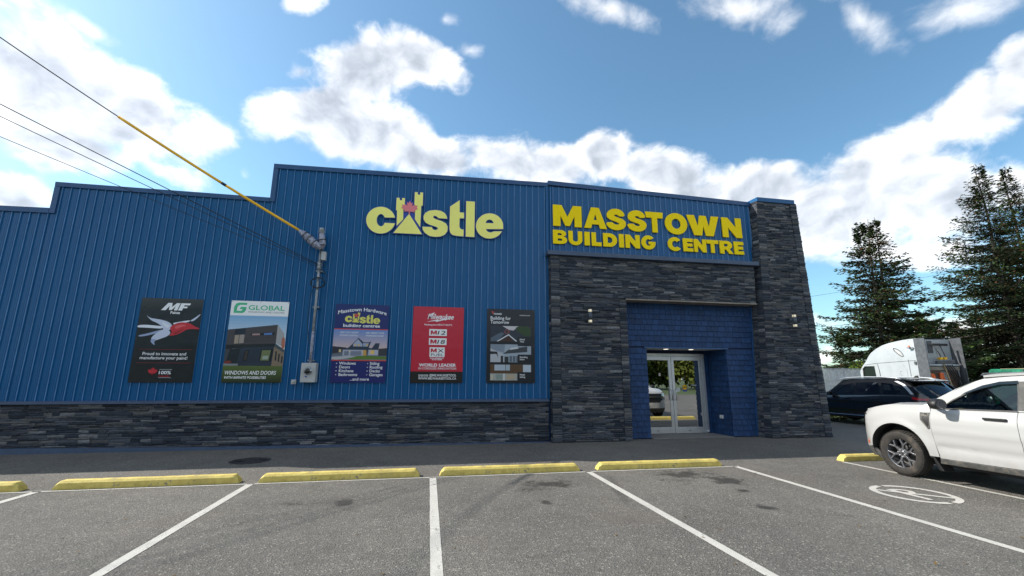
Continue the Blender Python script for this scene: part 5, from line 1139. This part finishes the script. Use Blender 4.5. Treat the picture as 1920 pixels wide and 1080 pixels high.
MB().hexa([(-.01, -3.05, 1.75), (.01, -3.05, 1.75), (.01, -3.22, 1.74), (-.01, -3.22, 1.74), (-.005, -3.14, 1.82), (.005, -3.14, 1.82), (.005, -3.22, 1.83), (-.005, -3.22, 1.83)], 'black_plastic').build('antenna', sv)

# ---- semi truck ------------------------------------------------------------------
se = thing('semi_truck', 'pale grey semi truck tractor with tall sleeper cab, no trailer', 'truck', (29.4, 22.0, 0), R(-10))
BX = 2.2                                                 # local x: 0 = left side, 2.2 = right side; y forward from the back of the cab
prof = [(5.02, 2.15), (4.80, 2.42), (4.58, 2.66), (4.25, 3.02), (3.87, 3.38), (3.45, 3.64), (2.97, 3.84), (2.5, 3.95), (2.0, 4.02), (1.5, 4.07), (1.0, 4.10), (.45, 4.10)]
side = [(.45, .9), (3.3, .9), (3.3, 1.25), (5.0, 1.25)]+prof
wn = [(4.72, 2.30), (4.52, 2.47), (3.72, 2.47), (3.68, 1.75), (4.75, 1.72)]
port = rnd([(2.08, 3.60), (1.75, 3.52), (1.42, 3.28), (1.30, 3.05), (1.42, 3.02), (1.72, 3.20), (2.02, 3.46)], 1)
def se_in(y, z):
    return .0+.22*max(0, (z-2.9)/1.2)**2+.35*max(0, (y-3.9)/1.1)**2*sm(2.5, 3.1, z)
for s in (0, 1):
    f = (lambda y, z: (se_in(y, z), y, z)) if s == 0 else (lambda y, z: (BX-se_in(y, z), y, z))
    rv = (.05, 0, 0) if s == 0 else (-.05, 0, 0); o = -1 if s == 0 else 1
    cs = panel('sleeper_side', se, side, f, 'truck_paint', holes=(wn, port), step=(.15, .12), rim=rv)
    panel('window', se, wn, lambda y, z, f=f, o=o: (f(y, z)[0]-o*.02, y, z), 'cab_glass', step=.3); panel('porthole', se, port, lambda y, z, f=f, o=o: (f(y, z)[0]-o*.015, y, z), 'grey_box', step=.2)
    def strip(nm, pts, w, m, f=f, o=o, closed=False):
        pts = pts+[pts[0]] if closed else pts; MB().tube([(f(y, z)[0]+o*.006, y, z) for y, z in pts], w, m, 6).build(nm, se)
    strip('window_seal', wn, .03, 'black_plastic', closed=True); strip('porthole_seal', port, .022, 'trim_grey', closed=True)
    strip('panel_seam', [(4.5, 2.58), (3.6, 2.66), (1.05, 2.74), (.5, 2.74)], .012, 'dark_panel'); strip('panel_seam', [(1.02, 4.05), (1.02, 2.74), (1.0, 1.0)], .012, 'dark_panel')
    strip('panel_seam', [(3.42, 2.6), (3.34, 2.2), (3.3, 1.3)], .02, 'dark_panel')
    hp = [(2.12, 2.52), (1.24, 2.55), (1.22, 1.30), (2.10, 1.30)]
    panel('locker_door', se, rnd(hp, 1), lambda y, z, f=f, o=o: (f(y, z)[0]+o*.015, y, z), 'truck_paint', step=.2, rim=(-o*.02, 0, 0)); strip('locker_handle', [(1.72, 2.1), (1.60, 2.1), (1.60, 1.85), (1.72, 1.85)], .014, 'trim_grey', closed=True)
    MB().box(f(.35, 2)[0]-.015, f(.35, 2)[0]+.02, -.30, .44, .9, 4.07, 'dark_panel').build('side_fairing', se, .01)
    MB().box(-.05 if s == 0 else BX+.0, .0 if s == 0 else BX+.05, .55, .80, 3.45, 3.58, 'truck_paint').build('marker_arm', se, .01)
    bl = MB().lathe([(0, .10), (.05, .09), (.06, 0)], (-.10 if s == 0 else BX+.10, .72, 3.58), 'z', 'amber', 12).build('beacon', se)
    MB().box(-.18 if s == 0 else BX, 0 if s == 0 else BX+.18, .62, .82, 3.50, 3.58, 'galvanised').build('lamp_bracket', se, .01)
    MB().box(-.06 if s == 0 else BX, 0 if s == 0 else BX+.06, .48, .60, 2.50, 2.68, 'dark_panel').build('fairing_hinge', se)
n = len(prof); vs = []
for y, z in prof:
    for k in range(7): xx = se_in(y, z)+(BX-2*se_in(y, z))*k/6; vs.append((xx, y+.10*math.sin(math.pi*k/6), z+.06*math.sin(math.pi*k/6)))
MB().add(vs, [(7*i+k, 7*i+k+1, 7*(i+1)+k+1, 7*(i+1)+k) for i in range(n-1) for k in range(6)], 'truck_paint', (1, 1, 1), True).build('roof_fairing', se)
panel('windshield', se, [(.36, 1.45), (1.84, 1.45), (1.84, 2.15), (.36, 2.15)], lambda x, z: (x, 5.1+.12*math.sin(math.pi*x/BX)+(2.15-z)*.3, z), 'dark_glass', step=.3)
panel('hood', se, [(.45, 5.1), (1.75, 5.1), (1.6, 6.6), (.6, 6.6)], lambda x, y: (x, y, 1.52-.10*(y-5.1)), 'truck_paint', step=.3, rim=(0, 0, -.5))
MB().box(.35, 1.85, 5.1, 6.6, .7, 1.38, 'truck_paint').box(.1, 2.1, 6.6, 6.8, .35, .9, 'truck_paint').build('nose', se, .05)
MB().box(.7, .74, 1.2, 5.0, 1.0, 2.62, 'interior').box(BX-.74, BX-.7, 1.2, 5.0, 1.0, 2.62, 'interior').box(.1, BX-.1, 1.2, 4.9, .95, 1.0, 'interior').build('cab_interior', se)
rw = MB().box(.04, BX-.04, .40, .44, .9, 4.03, 'truck_paint').build('rear_wall', se)
MB().box(.75, 1.05, .37, .398, 3.2, 3.95, 'dark_panel').box(1.25, 1.5, .37, .398, 3.15, 3.5, 'grey_box').build('wall_panel', se)
MB().box(.15, 2.05, -.05, .36, 2.42, 2.50, 'slat_white').box(.15, 2.05, -.05, .36, 2.14, 2.36, 'wood_soffit').box(.18, .24, -.05, .36, 1.0, 2.14, 'galvanised').box(1.94, 2.0, -.05, .36, 1.0, 2.14, 'galvanised').build('cargo_rack', se)
MB().box(.26, .92, .0, .34, 1.0, 2.12, 'brown_deck').box(1.35, 1.9, .02, .34, 1.0, 2.12, 'brown_deck').box(.93, 1.34, .05, .34, 1.0, 2.1, 'grey_box').build('locker', se)
MB().hexa([(.20, -.08, 1.3), (.52, -.08, 1.3), (.52, -.02, 1.3), (.20, -.02, 1.3), (.22, -.08, 1.98), (.46, -.08, 1.9), (.46, -.02, 1.9), (.22, -.02, 1.98)], 'orange').hexa([(.78, -.10, 1.25), (1.04, -.10, 1.25), (1.04, -.03, 1.25), (.78, -.03, 1.25), (.74, -.10, 1.98), (.96, -.10, 2.0), (.96, -.03, 2.0), (.74, -.03, 1.98)], 'orange').build('strap_bundle', se)
MB().hexa([(1.30, -.12, 1.2), (1.38, -.12, 1.2), (1.38, -.07, 1.2), (1.30, -.07, 1.2), (1.05, -.12, 2.5), (1.13, -.12, 2.5), (1.13, -.07, 2.5), (1.05, -.07, 2.5)], 'wood').build('plank', se)
for k in range(4): MB().tube([(1.15+.14*k, -.12, 2.46), (1.35+.14*k, -.16, 2.0), (1.62+.10*k, -.14, 1.5), (1.7+.1*k, -.12, 1.1)], .028, 'black_cable', 6).build('hose', se)
for k in range(2): MB().box(1.05+.26*k, 1.22+.26*k, -.0, .2, 2.78, 2.92, 'yellow_guard').build('tool_case', se, .01)
MB().tube([(.85, .2, 3.72), (1.7, .1, 3.68)], .07, 'black_plastic', 10).build('air_hose_reel', se)
MB().tube([(.9, .15, 3.66), (1.1, .05, 3.1), (1.2, .1, 2.9)], .02, 'black_cable', 6).build('hose', se); MB().tube([(1.3, .15, 3.66), (1.35, .05, 3.2), (1.5, .1, 2.86)], .02, 'black_cable', 6).build('hose', se)
MB().hexa([(.75, -.06, 2.52), (1.85, -.10, 2.55), (1.85, .1, 2.55), (.75, .1, 2.52), (.78, -.06, 2.70), (1.82, -.10, 2.76), (1.82, .1, 2.76), (.78, .1, 2.70)], 'dark_panel').build('tool_tray', se, .02)
MB().box(.55, .85, -4.5, 5.2, .75, 1.0, 'iron').box(1.35, 1.65, -4.5, 5.2, .75, 1.0, 'iron').box(.2, 2.0, -3.4, -1.8, 1.05, 1.2, 'iron').build('chassis', se)
for y in (5.6, -1.9, -3.2):
    for s in (0, 1):
        MB().lathe([(.28, -.14), (.5, -.14), (.52, -.1), (.52, .1), (.5, .14), (.28, .14)], (.15 if s == 0 else BX-.15, y, .52), 'x', 'tyre', 32).lathe([(0, -.05), (.28, -.1), (.29, .1), (0, .05)], (.15 if s == 0 else BX-.15, y, .52), 'x', 'steel', 24).build('wheel', se)
# ------------------------------------------------------------------ spruces
def leaf_mesh(name, parent, P, A, Bv, tone, m='needles'):
    """one small two-triangle sprig per row: P base, A long axis, Bv half width"""
    n = len(P); v = np.empty((n, 4, 3)); v[:, 0] = P-Bv*.35; v[:, 1] = P+A*.45-Bv*-1.; v[:, 2] = P+A; v[:, 3] = P+A*.45-Bv
    me = bpy.data.meshes.new(name); me.vertices.add(4*n); me.vertices.foreach_set('co', v.reshape(-1)); me.loops.add(4*n); me.polygons.add(n)
    me.loops.foreach_set('vertex_index', np.arange(4*n)); me.polygons.foreach_set('loop_start', np.arange(0, 4*n, 4)); me.polygons.foreach_set('loop_total', np.full(n, 4))
    at = me.color_attributes.new('tone', 'FLOAT_COLOR', 'CORNER'); c = np.ones((n, 4, 4)); c[:, :, :3] = tone[:, None, :]; at.data.foreach_set('color', c.reshape(-1))
    me.materials.append(MATS[m]); me.update(); me.validate(); return link(name, me, parent)
def unit(v): return v/np.maximum(1e-9, np.linalg.norm(v, axis=-1, keepdims=True))
def spruce(x, y, h, rad, label, seed, base=.8, dens=1., one_sided=None, grp='tall dark spruces beyond the fence', top2=None, rust=.12):
    g = np.random.default_rng(seed); t = thing('spruce_tree', label, 'tree', (x, y, 0), 0, grp)
    lean = g.normal(0, .012, 2)
    hl = h+.7; tp = [(lean[0]*z*1.0+.06*math.sin(z*.6+seed), lean[1]*z+.06*math.cos(z*.5), z) for z in np.linspace(0, hl, 14)]
    MB().tube(tp, [max(.02, .26*(h/16)*(1-.96*i/13)) for i in range(14)], 'bark', 9).build('trunk', t)
    Ps, As, Bs, Ts = [], [], [], []; limb = MB()
    z = base; 
    while z < h*1.02:
        f = min(.985, (z-base)/(h-base)); R0 = rad*(1-f)**.92*1.05*(.35+.65*min(1, f*7+.3))*(1 if f < .85 else 1.05)
        nb = g.integers(3, 6) if f < .9 else 4
        for k in range(nb):
            az = g.uniform(0, 2*math.pi); L = max(.25, R0*g.uniform(.55, 1.22))
            if g.random() < .08: L *= 1.25
            if one_sided is not None: L *= 1+.28*math.cos(az-one_sided)
            zz = z+g.uniform(-.12, .12)
            rise = g.uniform(.05, .30) if f > .55 else g.uniform(-.12, .16)
            if f > .88: rise = g.uniform(.5, 1.1)
            d = np.array([math.cos(az), math.sin(az)]); ns = max(4, int(L/.20)); s = np.linspace(.04, 1, ns)
            droop = -.22*L*.18*s**2*(1-f)+.16*L*s**4*.45
            bx = s*L; pts = np.stack([d[0]*bx, d[1]*bx, zz+rise*bx*.7+droop-.05*L*np.sin(s*3)], 1)
            if L > 1.0: limb.tube([tuple(pts[0])]+[tuple(p) for p in pts[2::3]], [max(.007, .035*(L/3)*(1-.9*i/(len(pts[2::3])))) for i in range(len(pts[2::3])+1)], 'bark', 4, cap=False)
            side = np.array([-d[1], d[0], 0]); out = np.array([d[0], d[1], 0])
            tone0 = g.uniform(.6, 1.35)
            for i in range(ns):
                wmax = L*.36*(1-s[i])**.6*(.35+s[i])+.16
                m_ = int((5+14*wmax)*dens)
                if g.random() < .10: continue                     # gaps
                lat = g.uniform(-1, 1, m_)*wmax; fw = g.uniform(-.12, .12, m_)+abs(lat)*.35
                p = pts[i]+np.outer(lat, side)+np.outer(fw, out)+np.stack([np.zeros(m_), np.zeros(m_), g.normal(-.03, .055, m_)-abs(lat)*.16], 1)
                dirs = unit(np.outer(np.sign(lat)*g.uniform(.2, 1., m_), side)+np.outer(g.uniform(.4, 1.1, m_), out)+np.stack([np.zeros(m_), np.zeros(m_), g.uniform(-.45, .35, m_)], 1))
                ln = g.uniform(.18, .40, m_); w_ = unit(np.cross(dirs, g.normal(0, 1, (m_, 3))))*(g.uniform(.03, .068, m_)[:, None])
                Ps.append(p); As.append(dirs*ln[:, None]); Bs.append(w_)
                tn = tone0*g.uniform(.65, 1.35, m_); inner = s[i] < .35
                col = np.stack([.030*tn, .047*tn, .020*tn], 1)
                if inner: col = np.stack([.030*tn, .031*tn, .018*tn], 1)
                tip = (s[i] > .8) & (g.random(m_) < .35); col[tip] = col[tip]*np.array([1.5, 1.55, 1.0])
                br = g.random(m_) < rust*(.25+1.2*f)*(1.2 if s[i] > .5 else .3); col[br] = np.stack([.085*tn[br], .042*tn[br], .020*tn[br]], 1)
                Ts.append(col)
        z += g.uniform(.16, .34)*(1 if f < .8 else .7)
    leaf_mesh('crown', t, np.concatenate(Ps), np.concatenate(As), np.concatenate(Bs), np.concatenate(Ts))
    if limb.v: limb.build('limb', t, fixn=False)
    return t
TY = 34.
def tx(px, Y): return onY(px, 700, Y)
spruce(40.7, 34., 16.1, 4.6, 'tall spruce with the left of the twin tops, just right of the stone pillar', 3, base=1.6, one_sided=math.pi, dens=.75)
spruce(43.6, 35., 16.9, 5.2, 'tall spruce with the right of the twin tops, behind the semi truck cab', 5, base=1.6, one_sided=0., dens=.75)
spruce(57.2, 34., 23.6, 7.2, 'tallest spruce with its bare trunk showing, left of the pair at the right edge', 9, base=2.2, one_sided=math.pi, dens=.62)
spruce(64.6, 36., 25.0, 7.0, 'tall spruce cut off by the right edge of the photo', 12, base=2.2, dens=.6)
spruce(39.5, 36.5, 5.6, 2.4, 'small spruce low behind the white slatted fence beside the pillar', 21, base=.3, rust=.3, dens=.9)
spruce(51.5, 38, 8.0, 4.2, 'short broad spruce behind the back of the semi truck', 23, base=.3, dens=.9)
spruce(57.0, 39., 7.5, 4.6, 'short broad spruce behind the green wrapped lumber', 25, base=.2, dens=.9)
spruce(63., 41., 8.5, 5., 'short spruce filling the gap at the right edge behind the lumber', 29, base=.2, dens=.7)
# leafy shrub
gs = np.random.default_rng(4); n = 1500; sh = thing('shrub', 'small light green leafy shrub above the white fence', 'shrub', (36.6, 32.5, 0), 0)
P_ = gs.normal(0, 1, (n, 3)); P_ = unit(P_)*(gs.random((n, 1))**.4)*np.array([1.1, .9, 1.0])+np.array([0, 0, 2.9-.8]); D_ = unit(gs.normal(0, 1, (n, 3)))
leaf_mesh('crown', sh, P_, D_*.17, unit(np.cross(D_, gs.normal(0, 1, (n, 3))))*.05, np.stack([.12*gs.uniform(.5, 1.5, n), .17*gs.uniform(.6, 1.4, n), .03*np.ones(n)], 1))
for k in range(5): pass
MB().tube([(0, 0, 0), (.05, 0, .8), (0, .05, 1.6)], [.05, .04, .02], 'bark', 7).build('stem', sh)

# wood across the street, seen mirrored in the door glass
n = 64000; cx = np.linspace(-40, 62, 46)+gs.uniform(-1, 1, 46); cy = gs.uniform(-42, -34, 46); ch = gs.uniform(6.3, 8., 46); cr = gs.uniform(2.4, 3.8, 46); k = gs.integers(0, 46, n)
q = unit(gs.normal(0, 1, (n, 3)))*(gs.random((n, 1))**.35); P_ = np.stack([cx[k]+q[:, 0]*cr[k], cy[k]+q[:, 1]*cr[k], ch[k]*.55+q[:, 2]*ch[k]*.5], 1); P_[:, 2] = np.maximum(P_[:, 2], .2)
D_ = unit(gs.normal(0, 1, (n, 3))); tn = gs.uniform(.5, 1.5, n)*(.7+.6*((k*37) % 10)/10)
o = leaf_mesh('roadside_wood', None, P_, D_*.75, unit(np.cross(D_, gs.normal(0, 1, (n, 3))))*.22, np.stack([.10*tn, .115*tn, .025*tn], 1)); tag(o, 'band of leafy trees across the street', kind='stuff')

# ------------------------------------------------------------------ fence with white slats
fe = thing('slatted_fence', 'chain link fence with pale privacy slats behind the SUV', 'fence', (29.6, 30.2, 0), math.atan2(.4, 8.5))
for k in range(4):
    MB().tube([(k*2.9, 0, 0), (k*2.9, 0, 2.47)], .035, 'galvanised', 8).build('post', fe)
for z in (.12, 2.42): MB().tube([(0, -.02, z), (8.7, -.02, z)], .022, 'galvanised', 8).build('rail', fe)
sl = MB(); r0 = random.Random(9)
for k in range(116):
    x0 = .03+k*.075; tz = r0.uniform(2.34, 2.42); v = r0.uniform(.75, 1.1)
    sl.box(x0, x0+.062, -.004+.006*(k % 2), .0+.006*(k % 2), .15, tz, 'slat_white')
tag(sl.build('slat', fe), kind='stuff')
mesh = MB()
for k in range(87):
    for s in (1, -1):
        xa = k*.1
        xb = xa+s*2.3*.42
        mesh.add([(xa-.004, -.012, .12), (xa+.004, -.012, .12), (min(max(xb, 0), 8.7)+.004, -.012, .12+2.3*min(1, abs((min(max(xb, 0), 8.7)-xa)/.966))), (min(max(xb, 0), 8.7)-.004, -.012, .12+2.3*min(1, abs((min(max(xb, 0), 8.7)-xa)/.966)))], [(0, 1, 2, 3)], 'galvanised')
tag(mesh.build('wire_mesh', fe, fixn=False), kind='stuff')

# white boulders at the grass edge, lumber, wires
def boulder(x, y, sx_, sy_, sz_, seed, lab):
    bm = bmesh.new(); bmesh.ops.create_icosphere(bm, subdivisions=3, radius=1); r_ = random.Random(seed); off = Vector((r_.random()*9, r_.random()*9, 0))
    from mathutils import noise as mn
    for v in bm.verts: v.co *= 1+.28*mn.noise(v.co*1.3+off)+.08*mn.noise(v.co*4+off); v.co = Vector((v.co.x*sx_, v.co.y*sy_, max(-.2, v.co.z)*sz_+.1*sz_))
    me = bpy.data.meshes.new('boulder'); bm.to_mesh(me); bm.free(); me.materials.append(MATS['rock']); o = link('boulder', me, None, (x, y, 0)); tag(o, lab, 'boulder', 'pale boulders along the grass strip'); return o
boulder(17.5, 17.6, .5, .35, .42, 1, 'pale boulder on the grass just right of the pillar foot, under the SUV nose')
boulder(19.1, 17.4, .34, .3, .34, 2, 'small pale boulder on the grass behind the SUV wheel')
boulder(20.6, 17.3, .6, .4, .55, 3, 'pale boulder on the grass right of the SUV front wheel')
gb = np.random.default_rng(8); n = 2600
P_ = np.stack([gb.uniform(14.5, 26, n), gb.uniform(15.45, 19, n), np.full(n, -.01)], 1); D_ = np.stack([gb.normal(0, .03, n), gb.normal(0, .03, n), gb.uniform(.05, .14, n)], 1); tn = gb.uniform(.6, 1.5, n)
o = leaf_mesh('grass_tufts', None, P_, D_, np.stack([np.full(n, .03), gb.normal(0, .02, n), np.zeros(n)], 1), np.stack([.09*tn, .10*tn, .03*tn], 1)); tag(o, 'rough grass beside the lot', kind='stuff')

lu = thing('lumber_stack', 'lumber stack wrapped in green tarp with a tan strap, above the pickup roof', 'lumber stack', (23.55, 14.0, 0), R(-4))
for k in range(3):
    z0 = .12+.66*k; w = MB(); vs = []; rr = random.Random(k); xs_ = np.linspace(0, 4.8, 15)
    for x_ in xs_:
        j = lambda: rr.uniform(-.012, .012)
        vs += [(x_+j(), j(), z0), (x_+j(), -.02+j(), z0+.3), (x_+j(), .02+j(), z0+.56), (x_+j(), .10, z0+.60+j()), (x_+j(), 1.1, z0+.60+j()), (x_+j(), 1.2+j(), z0+.55), (x_+j(), 1.2+j(), z0)]
    w.add(vs, [(7*i+q, 7*(i+1)+q, 7*(i+1)+q+1, 7*i+q+1) for i in range(14) for q in range(6)]+[tuple(range(7)), tuple(98+q for q in range(6, -1, -1))], 'tarp')
    w.build('wrapped_bundle', lu)
    for x_ in (.62, 2.4, 4.2): MB().box(x_, x_+.14, -.045, 1.22, z0+.005, z0+.625, 'wood').build('strap', lu)
    for x_ in (.3, 2.2, 4.3): MB().box(x_, x_+.1, .02, 1.18, z0-.1, z0, 'wood').build('bearer', lu)
def far_wire(a, b, r, lab):
    a, b = Vector(a), Vector(b); tag(MB().tube([a.lerp(b, t/16)-Vector((0, 0, 3*4*(t/16)*(1-t/16)*.25)) for t in range(17)], r, 'black_cable', 5).build('power_line'), lab, 'power line', 'distant power lines')
e = onY(1521, 550, 60); f_ = onY(1760, 507, 60); d = f_-e; far_wire(e-d*.6, f_+d*1.2, .02, 'highest distant power line crossing behind the spruces')
e = onY(1533, 607, 60); f_ = onY(1760, 585, 60); d = f_-e; far_wire(e-d*.6, f_+d*1.2, .02, 'middle distant power line beside the pillar')
e = onY(1533, 637, 60); f_ = onY(1760, 622, 60); d = f_-e; far_wire(e-d*.6, f_+d*1.2, .035, 'lowest and thickest distant power line beside the pillar')

# small leaf litter
n = 90; P_ = np.stack([gb.uniform(-6, 9, n), gb.uniform(3.2, 11, n), np.full(n, .006)], 1); D_ = unit(np.stack([gb.normal(0, 1, n), gb.normal(0, 1, n), gb.uniform(0, .3, n)], 1)); tn = gb.uniform(.4, 1.4, n)
o = leaf_mesh('leaf_litter', None, P_, D_*gb.uniform(.015, .05, n)[:, None], unit(np.cross(D_, np.array([[0, 0, 1.]])))*.012, np.stack([.14*tn, .09*tn, .035*tn], 1)); tag(o, 'scattered dry leaves and grit on the asphalt', kind='stuff')
